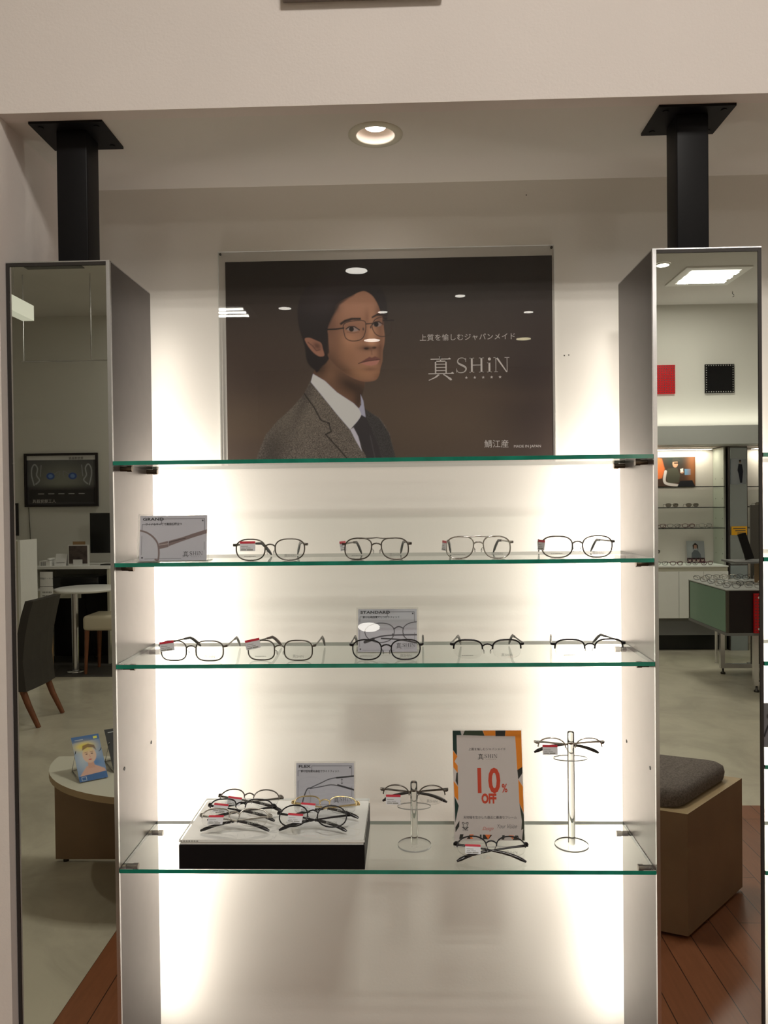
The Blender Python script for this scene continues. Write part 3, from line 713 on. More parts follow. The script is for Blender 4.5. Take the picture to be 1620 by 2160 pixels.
    if tagside:
        b = MB(); x0 = -W/2+.010+tagdx; z0 = zc-.010+tagdz; wt, ht = .026, .0165
        b.box(0, wt, -.0004, 0, 0, ht, 0); b.box(0, wt, -.0008, -.00045, ht-.0036, ht+.0002, 1)
        for k, (xx, zz, ww, hh) in enumerate(((.002, .0015, .009, .0018), (.012, .0012, .010, .0022), (.0025, .0050, .006, .0008), (.010, .0050, .008, .0008), (.002, .0080, .012, .0009))):
            b.box(xx, xx+ww, -.0006, -.00045, zz, zz+hh, 2)
        o = b.build('price_tag', [M_tag, M_red, M_inkg], t, (x0, -.0022, z0)); o.rotation_euler = (math.radians(-8), math.radians(tagrot), math.radians(tagrot*.2+tagturn))
    return t
# second shelf
YF = .022
glasses('gunmetal eyeglasses beside the GRAND card, one temple folded inward', (-.190, YF, Z2), 4, .126, .036, 'panto', 'full', False, M_gun, M_tip, 'open', 25, 12, tagdz=.008, tagdx=.002, group='eyeglasses on the second shelf')
glasses('dark double-bridge aviator eyeglasses, second from left on second shelf', (-.009, YF, Z2), 0, .118, .036, 'aviator', 'full', True, M_gun, M_tip, 'open', 12, 9, tagdx=-.012, tagdz=.006, tagturn=72, group='eyeglasses on the second shelf')
glasses('pale gold double-bridge aviator eyeglasses on second shelf', (.163, YF, Z2), 0, .118, .037, 'aviator', 'full', True, M_silv, M_tip, 'open', 9, 9, tagdx=-.013, tagdz=.006, tagturn=-78, group='eyeglasses on the second shelf')
glasses('thin dark-rimmed eyeglasses nearest the right column on second shelf', (.329, YF, Z2), 0, .128, .036, 'panto', 'full', False, M_gun, M_tip, 'open', 10, 5, tagdx=-.013, tagdz=.006, tagturn=-76, group='eyeglasses on the second shelf')
# third shelf
YF = .026
glasses('dark full-rim eyeglasses nearest the left column on third shelf', (-.329, YF, Z3), -4, .120, .034, 'square', 'full', False, M_gun, M_tip, 'open', 15, 6, tagdz=.008, tagdx=-.004, tagrot=-8, group='eyeglasses on the third shelf')
glasses('full-rim eyeglasses with brown tips, left of the STANDARD card', (-.177, YF, Z3), -4, .122, .034, 'square', 'full', False, M_gun, M_tipb, 'open', 16, 3, tagdz=.010, tagdx=-.006, tagrot=-12, group='eyeglasses on the third shelf')
glasses('black oval eyeglasses standing in front of the STANDARD card', (.0055, YF, Z3), 0, .125, .034, 'panto', 'full', False, M_blk, M_tip, 'open', 2, -1, tagside=False, group='eyeglasses on the third shelf')
glasses('black half-rim eyeglasses just right of the STANDARD card', (.177, YF, Z3), 0, .124, .034, 'flat', 'half', False, M_blk, M_tip, 'open', 12, 4, tagside=False, thick=.0015, group='eyeglasses on the third shelf')
glasses('dark half-rim eyeglasses nearest the right column on third shelf', (.349, YF, Z3), 3, .126, .034, 'flat', 'half', False, M_blk, M_tip, 'open', 13, 9, tagside=False, thick=.0014, group='eyeglasses on the third shelf')

# ------------------------------------------------------------------ display box, cards, stands
t = thing('display_box', 'low black display box with a white top on the lowest shelf', 'display box', (-.191, .0015, Z4))
MB().box(-.157, .157, 0, .183, 0, .0410).build('base', M_black, t)
MB().box(-.155, .155, .002, .181, .0412, .0455).build('white_insert', M_white, t)
b = MB().box(-.157, .157, 0, .183, .0457, .0500, faces=(0, 0, 1, 1, 1, 1)); b.build('acrylic_top', [M_acr, M_acr_edge], t)
b = MB()
for k in range(7): b.box(-.154+k*.0045, -.151+k*.0045, -.0002, -.00005, .0466, .0486)
b.build('edge_sticker', M_inkg, t)
TZ = Z4+.0502
tg = 'folded eyeglasses on the display box'
glasses('folded thin silver half-rim eyeglasses, front left on the display box', (-.259, .014, TZ+.0150), 0, .124, .033, 'flat', 'half', False, M_silv, M_tip, 'fold', 87, 88, tg, tilt=45, lift=.001, tagdx=.008, tagdz=-.004)
glasses('folded dark half-rim eyeglasses in the middle of the left row on the box', (-.258, .057, TZ+.0150), -2, .122, .033, 'flat', 'half', False, M_blk, M_tip, 'fold', 87, 88, tg, tilt=45, lift=.001, tagdx=.002, tagdz=0, tagrot=4)
glasses('folded half-rim eyeglasses at the back of the left row on the box', (-.252, .100, TZ+.0150), -3, .120, .033, 'oval', 'half', False, M_gun, M_tip, 'fold', 87, 88, tg, tilt=45, lift=.001, tagdx=.010, tagdz=-.004, tagrot=6)
glasses('folded gold-rimmed eyeglasses in front of the FLEX card', (-.110, .070, TZ+.0150), -2, .122, .033, 'flat', 'half', False, M_gold, M_tip, 'fold', 87, 88, tg, tilt=45, lift=.001, tagdx=.008, tagdz=-.004, tagrot=4)
glasses('folded black full-rim oval eyeglasses, front right on the display box', (-.125, .015, TZ+.0150), -2, .126, .037, 'oval', 'full', False, M_blk, M_tip, 'fold', 87, 88, tg, tilt=45, lift=.001, tagdx=.010, tagdz=-.003, tagrot=3)
glasses('folded black half-rim eyeglasses lying in front of the discount card', (.180, .010, Z4+.0150), -1, .126, .034, 'oval', 'half', False, M_blk, M_tip, 'fold', 87, 88, None, tilt=45, lift=.003, tagdx=.008, tagdz=-.004, tagrot=2)

GREY = (150, 150, 158)
def card(label, loc, w, h, title, art, tilt, cat='sign card', sub='', rz=0):
    t = thing('sign_card', label, cat, loc, math.radians(rz), 'grey picture cards in clear holders')
    T = math.radians(-tilt)
    holder = MB().box(-w/2-.003, w/2+.003, -.0006, .0006, 0, h+.005, faces=(0, 0, 0, 1, 0, 1))
    holder.box(-w/2-.003, w/2+.003, .0022, .0034, 0.0, h+.005, faces=(0, 0, 0, 1, 0, 1)); ho = holder.build('clear_holder', [M_acr, M_acr_edge], t); ho.rotation_euler = (T, 0, 0)
    ft = MB().box(-w/2-.003, w/2+.003, .004, .036, 0, .002, faces=(0, 0, 1, 1, 1, 1)).build('foot', [M_acr, M_acr_edge], t)
    nx = 330; p = Paint(0, 0, 100, 100*h/w, nx, int(nx*h/w), GREY); H = 100*h/w; dk = (58, 58, 64)
    tl = {'GRAND': 32, 'STANDARD': 50, 'FLEX': 27}[title]
    p.stroke([(tl, 11.5), (tl, 5), (96, 5), (96, 22)], .7, dk, .5); p.stroke([(3, 22), (3, 13), (tl, 13), (tl, 11)], .7, dk, .5)
    p.poly([(92, 6.5), (94.5, 6.5), (94.5, 9), (92, 9)], dk, .4); p.poly([(3, H-6), (5.5, H-6), (5.5, H-3.5), (3, H-3.5)], dk, .4)
    p.stroke([(3, 30), (3, H-9)], .6, dk, .5, .8); p.stroke([(8, H-3), (62, H-3)], .6, dk, .5, .8); p.stroke([(96, 40), (96, H-16)], .6, dk, .5, .8)
    art(p, H); pr = p.build('print', w, h, ho, (0, .0012, .002), gain=1.9)
    text(title, h*.085, M_ink, pr, (-w*.46, -.0003, h*.895), 'LEFT', 1.5, .00025, 0, 1.05)
    text(sub, h*.058, M_ink, pr, (-w*.42, -.0003, h*.79), 'LEFT', 1.0, .0001)
    serif_word(pr, w*.14, h*.115, h*.083, M_ink, -.0004)
    return t
def art_grand(p, H):
    c = (98, 86, 86)
    p.stroke([(0, 22), (10, 25), (20, 32), (27, 42), (29, 55), (28, 66), (24, H-2)], 2.6, c, .8, smooth=True)
    p.poly([(29, 41), (42, 38), (43, 47), (29, 50)], c, .8); p.stroke([(29, 44), (43, 42)], .8, (150, 140, 138), .6)
    p.poly([(43, 38), (62, 33), (80, 27), (100, 21), (100, 27), (80, 33), (62, 39), (43, 46)], c, .8); p.stroke([(44, 40), (68, 34)], 1.0, (50, 44, 46), .6)
def art_std(p, H):
    c = (62, 60, 66)
    p.stroke([(12, 36), (20, 28), (36, 24), (52, 26), (61, 34), (60, 46), (52, 54), (36, 57), (22, 53), (14, 46)], 1.5, c, .7, closed=True, smooth=True)
    p.stroke([(61, 34), (69, 30), (77, 33)], 2.0, c, .7, smooth=True); p.stroke([(100, 22), (86, 25), (77, 33), (78, 46), (88, 54), (100, 57)], 1.5, c, .7, smooth=True)
    p.stroke([(12, 55), (26, 50), (50, 45), (100, 44)], 2.4, c, .7, smooth=True); p.stroke([(12, 56), (26, 51)], 5, (40, 38, 42), .8)
    p.stroke([(40, 50), (70, 52), (100, 58)], 2.4, (44, 42, 46), .7, smooth=True)
    for x, y in ((59, 44), (77, 44)): p.ell(x, y, 1.4, 2.4, c, .7)
def art_flex(p, H):
    c = (60, 60, 66)
    p.stroke([(24, 42), (42, 34), (62, 26), (100, 22)], 1.6, c, .7, smooth=True); p.stroke([(24, 43), (42, 40), (65, 37), (100, 46)], 1.6, c, .7, smooth=True)
    p.stroke([(70, 25), (100, 22)], 2.6, (44, 44, 48), .7); p.stroke([(72, 37), (100, 45)], 2.6, (44, 44, 48), .7)
    p.stroke([(26, 42), (19, 44), (13, 58), (10, H)], 2.0, c, .7, smooth=True); p.stroke([(22, 46), (25, 60), (22, H)], 1.0, (120, 120, 126), .6, smooth=True)
    p.stroke([(79, 27), (79, 35)], .7, c, .5)
    for s_, y in ((1, 26.5), (-1, 35.5)): p.stroke([(77.5, y+s_*2), (79, y), (80.5, y+s_*2)], .7, c, .5)
card('grey GRAND picture card in a clear holder at left of second shelf', (-.357, .020, Z2), .115, .0775, 'GRAND', art_grand, 8, sub='ワイドなサイズで高級感際立つ', rz=2)
card('grey STANDARD picture card in a clear holder on the third shelf', (.0055, .090, Z3), .106, .077, 'STANDARD', art_std, 17, rz=-.4, sub='掛け心地品質でしっかりフィット')
card('grey FLEX picture card in a clear holder on the display box', (-.115, .140, TZ), .108, .078, 'FLEX', art_flex, 6, sub='掛け感も変化自在でライトフィット')

# discount card
t = thing('discount_card', 'tall grey 10% OFF card with orange and green border in a clear holder', 'sign card', (.1835, .084, Z4+.0002))
w, h = .124, .190; T = math.radians(-9)
ho = MB().box(-w/2-.001, w/2+.001, -.0006, .0006, 0, h+.015, faces=(0, 0, 0, 1, 0, 1)); ho = ho.build('clear_holder', [M_acr, M_acr_edge], t); ho.rotation_euler = (T, 0, 0)
MB().box(-w/2-.001, w/2+.001, .002, .045, 0, .002, faces=(0, 0, 1, 1, 1, 1)).build('foot', [M_acr, M_acr_edge], t)
p = Paint(170, 150, 1180, 1660, 300, 448, (158, 152, 150)); G = (22, 42, 38); O_ = (205, 105, 30); K = (36, 36, 34); O2 = (215, 92, 45)
for P, c in (([(170, 150), (285, 150), (300, 215), (228, 215), (228, 500), (170, 420)], G), ([(350, 150), (610, 150), (640, 225), (320, 215)], (38, 48, 36)),
             ([(615, 150), (800, 150), (800, 225), (640, 225)], O_), ([(800, 150), (950, 150), (940, 230), (800, 230)], K),
             ([(950, 150), (1180, 150), (1180, 660), (1105, 700), (1088, 232), (940, 230)], O_), ([(1105, 700), (1180, 655), (1180, 740), (1115, 830)], K),
             ([(1115, 830), (1180, 930), (1180, 1290), (1120, 1150)], O_), ([(1120, 1150), (1180, 1310), (1180, 1660), (1140, 1660), (1165, 1500), (1135, 1520), (1150, 1400)], (44, 48, 40)),
             ([(170, 430), (235, 510), (190, 580), (235, 640), (235, 740), (170, 660)], O_), ([(215, 740), (235, 730), (235, 920), (200, 850)], K),
             ([(170, 850), (235, 930), (235, 1120), (180, 1060)], O_), ([(180, 1060), (240, 1190), (185, 1420)], G), ([(185, 1480), (245, 1390), (240, 1470), (185, 1550)], K),
             ([(250, 1575), (300, 1575), (285, 1640), (235, 1640)], K), ([(345, 1640), (390, 1578), (450, 1578), (420, 1610), (440, 1640)], O2), ([(345, 1640), (390, 1578), (400, 1640)], K),
             ([(535, 1580), (560, 1580), (560, 1645), (540, 1645)], K), ([(580, 1580), (715, 1585), (660, 1645), (575, 1645)], K), ([(610, 1580), (690, 1583), (655, 1645)], O2),
             ([(860, 1588), (895, 1588), (885, 1648), (850, 1648)], K), ([(955, 1590), (1025, 1592), (1015, 1650)], O2), ([(1045, 1592), (1085, 1592), (1115, 1652), (1010, 1652)], K)):
    p.poly(P, c, 4)
p.stroke([(285, 1440), (285, 1418), (310, 1418)], 8, K, 3); p.stroke([(345, 1418), (370, 1418), (370, 1440)], 8, K, 3)
p.ell(328, 1455, 34, 34, (60, 60, 58), 4); p.ell(328, 1455, 26, 26, (150, 146, 144), 4); p.stroke([(290, 1480), (328, 1510), (368, 1480)], 14, K, 4)
pr = p.build('print', w, h, ho, (0, .0012, .012), gain=1.9)
def D(x, y): return ((x-675)/1010*w, (1660-y)/1510*h)
x, z = D(672, 425); text('上質を愉しむジャパンメイド', .0052, M_ink, pr, (x, -.0003, z))
x, z = D(528, 532); serif_word(pr, x, z, .0066, M_ink, -.0004)
x, z = D(548, 1003); text('1', .0590, M_inkr, pr, (x, -.0003, z), 'CENTER', .74, .0016); x, z = D(765, 1003); text('0', .0590, M_inkr, pr, (x, -.0003, z), 'CENTER', .74, .0016)
x, z = D(912, 1003); text('%', .0205, M_inkr, pr, (x, -.0003, z), 'CENTER', .72, .0004)
x, z = D(680, 1150); text('OFF', .0220, M_inkr, pr, (x, -.0003, z), 'CENTER', .68, .0011)
x, z = D(690, 1362); text('天地幅を生かした遠近に最適なフレーム', .0053, M_ink, pr, (x, -.0003, z))
x, z = D(650, 1520); text('Design', .0088, M_inkr, pr, (x, -.0003, z), 'CENTER', .8, -.0001, .5)
x, z = D(925, 1495); text('Your Vision', .0105, M_ink, pr, (x, -.0003, z), 'CENTER', .72, -.0001, .5)
x, z = D(328, 1528); text('日本製', .0034, M_ink, pr, (x, -.0003, z))

def acrylic_stand(label, loc, h, zd):
    t = thing('acrylic_stand', label, 'display stand', loc, group='clear acrylic eyeglass stands')
    MB().lathe([(0, .0028), (.0296, .0028)], n=40).lathe([(.0296, .0028), (.0300, .0024), (.0300, 0)], n=40, mi=1).lathe([(.0300, 0), (0, 0)], n=40).build('base', [M_acr, M_rim], t)
    MB().lathe([(.0062, .0029), (.0062, h-.002), (.0050, h), (0, h)], n=20).build('post', M_acr2, t)
    b = MB(); n = 32; vs = []
    for z_ in (zd-.0015, zd+.0005): vs += [(.030*math.cos(2*PI*k/n), .005+.016*math.sin(2*PI*k/n), z_) for k in range(n)]
    b.add(vs, [tuple(range(n))[::-1], tuple(range(n, 2*n))]); b.add(vs, [(i, (i+1) % n, n+(i+1) % n, n+i) for i in range(n)], 1)
    b.build('rest_disc', [M_acr, M_rim], t)
def solid_acrylic():
    mt = bpy.data.materials.new('solid_acrylic'); mt.use_nodes = True; nt = mt.node_tree; nt.nodes.clear(); MATS['solid_acrylic'] = mt
    out = nt.nodes.new('ShaderNodeOutputMaterial'); gl = nt.nodes.new('ShaderNodeBsdfGlass')
    gl.inputs['IOR'].default_value = 1.4; gl.inputs['Color'].default_value = (.96, .97, .96, 1); gl.inputs['Roughness'].default_value = 0
    nt.links.new(gl.outputs[0], out.inputs[0]); return mt
M_acr2 = solid_acrylic()
acrylic_stand('short clear acrylic stand right of the display box', (.050, .094, Z4), .1150, .069)
acrylic_stand('tall clear acrylic stand near the right column', (.330, .095, Z4), .2040, .155)
glasses('folded gunmetal half-rim eyeglasses on the short clear stand', (.050, .0815, Z4+.0702), -2, .120, .034, 'oval', 'half', False, M_gun, M_tip, 'fold', 77, 77, None, lift=.006, tagdx=.000, tagdz=-.006, tilt=6)
glasses('folded thin half-rim eyeglasses on the tall clear stand', (.327, .0825, Z4+.1562), -1, .122, .033, 'oval', 'half', False, M_silv, M_tip, 'fold', 77, 77, None, lift=.005, tagdx=.002, tagdz=-.002, tilt=2)
# card on the next bay's fourth shelf
t = thing('picture_card', 'grey card with small photographs on a shelf of the next bay', 'sign card', (.770, .09, Z3-.1708), 0, None)
MB().box(-.11, .11, .003, .005, 0, .080).build('clear_back', M_acr, t)
p = Paint(0, 0, 100, 40, 200, 80, (120, 118, 122))
for k in range(6):
    p.stroke([(3+k*16, 30), (8+k*16, 18), (14+k*16, 26)], 1.6, (40, 40, 44), .8, smooth=True); p.ell(8+k*16, 12, 3, 3, (70, 66, 68), 1)
p.build('print', .216, .078, t, (0, .0028, 0))

# ------------------------------------------------------------------ the shop behind the camera (seen in the mirrors)
def square_light(x, y, label):
    t = thing('square_ceiling_light', label, 'ceiling light', (x, y, CEIL), group='square three-tube ceiling lights')
    b = MB(); o, i = .27, .205
    for a in ((-o, o, -o, -i), (-o, o, i, o), (-o, -i, -i, i), (i, o, -i, i)): b.box(*a, -.012, -.0002)
    b.build('frame', M_white, t)
    MB().box(-i, i, -i, i, -.0050, -.0004).build('reflector', M_glowd, t)
    for k in (-1, 0, 1): MB().cyl(k*.13, -.012, -.2, .2, .006, 12, 0, 'x').build('tube', M_glow, t)
nm = ['over the far end of the shop, right of the dark display table', 'above the passage behind the camera', 'added out of view near the glass shelves', 'over the wooden floor at the right']
for (x, y, p_), l in zip(SQ, nm): square_light(x, y, 'square three-tube light '+l)
M_gy = pm('lamp_glow_yellow', (1, 1, 1, 1), .5, emit=(1, .88, .55, 1), es=14)
dl = ['largest, near the middle of the shop ceiling', 'left of the middle at the back of the shop', 'small, at the centre back of the shop', 'over the passage, left one', 'small, right of the centre line', 'small, before the passage at the right', 'yellowish, over the passage at right', 'beside the square light over the display table', 'over the front left of the shop']
for (x, y, r, p_), l in zip(DOWN, dl): downlight(x, y, CEIL, r, 'round downlight, '+l, glow=M_gy if 'yellowish' in l else None, group='round ceiling downlights')
t = thing('ceiling_vent', 'long narrow grey slot vent in the shop ceiling', 'vent', (-2.74, -4.80, CEIL))
MB().box(-.23, .23, -.05, .05, -.006, -.0002).build('grille', M_greyc, t)
t = thing('ceiling_hook', 'small dark hook screwed in the shop ceiling', 'hook', (3.05, -5.95, CEIL))
MB().tube([(0, 0, 0), (0, 0, -.02), (.012, 0, -.03), (.012, 0, -.045), (0, 0, -.05)], .003).build('hook_wire', M_pin, t)
# hanging light box and rail, left
t = thing('hanging_light_box', 'glowing white box sign hanging from the ceiling at left', 'light', (-2.86, -3.9, 2.93))
MB().box(-.045, .045, -.72, .72, 0, .115).build('diffuser', pm('lightbox_face', (.8, .8, .72, 1), .5, emit=(.95, .95, .78, 1), es=.62), t)
for y in (-.5, .5): MB().cyl(0, y, .115, CEIL-2.93, .004, 8).build('hanging_rod', M_chrome, t)
t = thing('hanging_rail', 'thin steel rail hung on rods in front of the far left wall', 'rail', (-2.75, -5.0, 2.69))
MB().cyl(0, 0, -.37, .45, .006, 8, 0, 'x').build('bar', M_chrome, t)
for x in (-.34, .22): MB().cyl(x, 0, 0, CEIL-2.69, .005, 8).build('hanging_rod', M_chrome, t)

def room(name, label, cat, x, yv, z, rz=180, group=None): return thing(name, label, cat, (x, -yv, z), math.radians(rz), group)
# hearing-device poster (front faces +y: rotated 180 deg)
t = room('framed_poster', 'dark framed poster of two ears and hearing devices on the far left wall', 'poster', -3.42, 6.398, 1.495)
b = MB(); W_, H_ = .373, .535
for a in ((-W_, W_, 0, .022), (-W_, W_, H_-.022, H_)): b.box(a[0], a[1], -.022, 0, a[2], a[3])
b.box(-W_, -W_+.022, -.022, 0, .022, H_-.022); b.box(W_-.022, W_, -.022, 0, .022, H_-.022); b.build('frame', M_espr, t)
p = Paint(0, 0, 150, 100, 240, 160, (78, 78, 84))
p.blob(75, 50, 40, 25, (150, 152, 140), .7); p.poly([(0, 65), (150, 65), (150, 100), (0, 100)], (40, 36, 38), 12); p.poly([(0, 0), (150, 0), (150, 9), (0, 9)], (225, 225, 225), .8)
for s_, cx_ in ((1, 13), (-1, 137)):
    p.stroke([(cx_+s_*2, 60), (cx_-s_*3, 40), (cx_-s_*2, 25), (cx_+s_*4, 18), (cx_+s_*10, 26), (cx_+s_*8, 40), (cx_+s_*14, 50), (cx_+s_*6, 58)], 2.6, (170, 172, 175), 1.5, smooth=True)
    p.stroke([(cx_+s_*16, 42), (cx_+s_*18, 20)], 2, (150, 150, 155), 1)
    x_ = 75-s_*24; p.ell(x_, 42, 9, 7, (50, 80, 150), 1.5); p.ell(x_, 42, 5, 4, (110, 140, 190), 1.5); p.stroke([(x_+s_*8, 38), (75-s_*4, 32), (75-s_*6, 46)], 1.2, (140, 140, 145), 1, smooth=True)
for k in range(5): p.stroke([(24+k*22, 78), (24+k*22+12, 78)], 1.3, (190, 190, 190), .8)
pr = p.build('print', W_*2-.044, H_-.044, t, (0, -.004, .022), gain=1.2, flip=True)
text('人工聴覚器具', .040, M_inkw, pr, (.18, -.001, .02)); text('聴覚機器展', .030, M_ink, pr, (-.15, -.001, H_-.084)); MB().box(-.33, .33, -.018, -.016, .03, H_-.03).build('glazing', M_acr, t)
t = room('small_picture', 'small dark upright picture at the edge of the far left wall', 'picture', -3.975, 6.398, 1.21)
MB().box(-.11, .11, -.018, 0, 0, .325).build('frame', M_espr, t); MB().box(-.09, .09, -.0185, -.0182, .02, .305).build('print', M_greyc, t)
t = room('poster_cable', 'thin cable hanging down the wall below the ear poster', 'cable', -3.74, 6.395, .95)
MB().tube([(0, 0, 0), (.01, -.002, .3), (.02, 0, .54)], .003).build('wire', M_pin, t)
t = room('monitor', 'black flat monitor above the counter at far left', 'monitor', -2.80, 6.10, .93)
MB().box(-.21, .21, -.02, .02, .115, .50).build('screen', M_scr, t); MB().box(-.02, .02, .0, .02, .01, .12).build('stand', M_scr, t); MB().box(-.1, .1, -.06, .08, 0, .01).build('base', M_scr, t)
t = room('partition_cabinet', 'cream waist-high partition cabinet behind the dark chair', 'cabinet', -3.42, 5.18, 0)
MB().box(-.27, .27, -.18, .10, 0, 1.215).build('body', M_cream, t); MB().box(-.275, -.255, -.185, .105, 0, 1.222).build('end_panel', M_white, t)
t = room('leaflet_pocket', 'small clear pocket with a red leaflet on the partition cabinet', 'leaflet holder', -3.44, 4.995, .63)
MB().box(-.06, .06, -.02, 0, 0, .16).build('pocket', M_white, t); MB().box(-.03, .03, -.024, -.0205, .03, .14).build('leaflet', M_redp, t)
t = room('brown_board_screen', 'narrow brown board screen with white notices at far left', 'screen', -3.11, 5.38, 0.004)
MB().box(-.045, .045, -.012, .012, 0, .79).build('board', M_card, t)
for z0, z1_, nme in ((.80, .925, 'notice'), (.50, .795, 'notice')):
    n_ = MB().box(-.062, .05, -.018, -.016, z0, z1_).build('notice', M_paper, t)
    if z0 > .6: text('←ケース説明', .020, M_ink, n_, (-.006, -.0185, .86))
    else:
        q = MB()
        for r_ in range(4):
            for k in range(6): q.box(-.05+k*.014, -.041+k*.014, -.0188, -.0182, .74-r_*.03, .755-r_*.03)
        q.build('rows_of_print', M_inkg, n_)
t = room('counter_desk', 'white counter desk with a shelf against the far left wall', 'desk', -3.10, 6.15, 0.0)
MB().box(-.33, .42, -.22, .24, .905, .93).build('worktop', M_white, t); MB().box(-.33, .42, -.22, .24, .70, .72).build('shelf', M_white, t)
MB().box(-.05, .40, -.22, -.20, .63, .699).build('drawer_front', M_cream, t)
for x in (-.32, .40): MB().box(x, x+.02, -.2, .24, .004, .905).build('side_panel', M_cream, t)
MB().box(-.30, .40, .20, .22, .004, .65).build('back_panel', M_espr, t)
t = room('printer', 'black flat printer in the open shelf of the counter desk', 'printer', -3.10, 6.10, .7202)
MB().rbox(-.22, .22, -.16, .16, 0, .11, .015).build('body', M_scr, t);
t = room('desk_phone', 'white desk telephone on the counter', 'telephone', -3.41, 6.04, .9302)
MB().box(-.05, .05, -.06, .06, 0, .05).build('body', M_white, t); MB().rbox(-.052, -.02, -.06, .06, .052, .075, .01).build('handset', M_white, t)
q = MB()
for i in range(3):
    for j in range(4): q.box(-.01+i*.018, .002+i*.018, -.0615, -.0602, .006+j*.010, .012+j*.010)
q.build('keypad', M_greyc, t)
t = room('desk_calendar', 'small folding desk calendar on the counter', 'calendar', -3.27, 6.04, .9302)
MB().add([(-.055, -.04, 0), (.055, -.04, 0), (.055, 0, .115), (-.055, 0, .115), (-.055, .04, 0), (.055, .04, 0)], [(0, 1, 2, 3), (5, 4, 3, 2)]).build('leaf', M_paper, t)
MB().box(-.04, .04, -.032, -.030, .03, .032).build('print', M_ink, t)
t = room('brochure_stand', 'brochure stand with a dark photo leaflet on the counter', 'brochure holder', -3.10, 6.03, .9302)
MB().box(-.10, .10, -.01, 0, 0, .20).build('back', M_white, t); MB().box(-.085, .09, -.014, -.0105, .02, .19).build('leaflet', pm('dark_leaflet', (.10, .075, .07, 1), .4, noise=.5, nscale=20), t)
MB().box(-.045, .045, -.03, -.028, .0, .06).build('small_card', M_paper, t); MB().box(-.06, .06, .004, .008, 0, .23).build('rear_leaflet', M_card, t)
t = room('round_table', 'small white round table on a steel leg at far left', 'table', -2.84, 5.60, .004)
MB().lathe([(0, .735), (.27, .735), (.285, .745), (.285, .755), (.27, .762), (0, .762)], n=48).build('top', M_white, t)
MB().cyl(.12, 0, .02, .735, .03, 20).build('leg', M_chrome, t); MB().lathe([(0, 0), (.075, 0), (.075, .01), (.03, .02), (0, .02)], .12, 0, 32).build('foot', M_chrome, t)
t = room('low_stool', 'cream padded stool with tapering red-brown legs at far left', 'stool', -2.66, 5.66, .004)
MB().rbox(-.19, .19, -.17, .17, .385, .52, .03).build('cushion', M_beige, t)
for x in (-.16, .16):
    for y in (-.14, .14):
        b = MB(); b.tube([(x, y, .39), (x*1.08, y*1.08, 0)], [.024, .014], n=4); b.build('leg', M_wood, t)
t = room('lime_bucket', 'lime green tub on the dark carpet behind the stool', 'tub', -2.62, 6.02, .004)
MB().lathe([(0, 0), (.09, 0), (.11, .22), (.105, .22), (.085, .01), (0, .01)], n=28).build('body', M_lime, t)
t = room('cable_run', 'black cable trailing down below the counter desk', 'cable', -3.13, 6.2, .01)
MB().tube([(0, .0, .66), (-.02, .0, .45), (-.06, .0, .2), (-.1, .0, .0), (-.14, .02, 0)], .006).build('wire', M_scr, t)
# dark high-back chair
t = room('side_chair', 'dark brown high-backed chair with tapering wooden legs', 'chair', -2.80, 4.06, 0, -90)
b = MB(); n = 9
for k in range(n): pass
prof = [(.235, .25), (.215, .45), (.232, .62), (.262, .76), (.290, .862)]       # y (backwards), z
vs = []; Wd = .215
for (y, z) in prof:
    for x in (-Wd, -Wd*.5, 0, Wd*.5, Wd):
        bow = .012*(1-(x/Wd)**2); vs.append((x*(1 if z < .8 else .96), y+bow-.028, z))
nb = len(vs)
for (y, z) in prof:
    for x in (-Wd, -Wd*.5, 0, Wd*.5, Wd):
        bow = .012*(1-(x/Wd)**2); vs.append((x*(1 if z < .8 else .96), y+bow+.028, z))
fs = []
for i in range(4):
    for j in range(4):
        a = i*5+j; fs.append((a, a+1, a+6, a+5)); fs.append((nb+a+1, nb+a, nb+a+5, nb+a+6))
for i in range(4): a = i*5; fs += [(a, a+5, nb+a+5, nb+a), (a+4, nb+a+4, nb+a+9, a+9)]
for j in range(4): fs += [(j, nb+j, nb+j+1, j+1), (20+j, 21+j, nb+21+j, nb+20+j)]
b.add(vs, fs, 0, False); b.build('backrest', M_choc, t)
MB().rbox(-.215, .215, -.24, .206, .33, .475, .03).build('seat', M_choc, t)
for x in (-.18, .18):
    MB().tube([(x, .19, .34), (x, .26, .15), (x*1.02, .33, 0)], [.026, .021, .016], n=4).build('leg', M_wood, t)
    MB().tube([(x, -.20, .34), (x, -.21, 0)], [.026, .016], n=4).build('leg', M_wood, t)
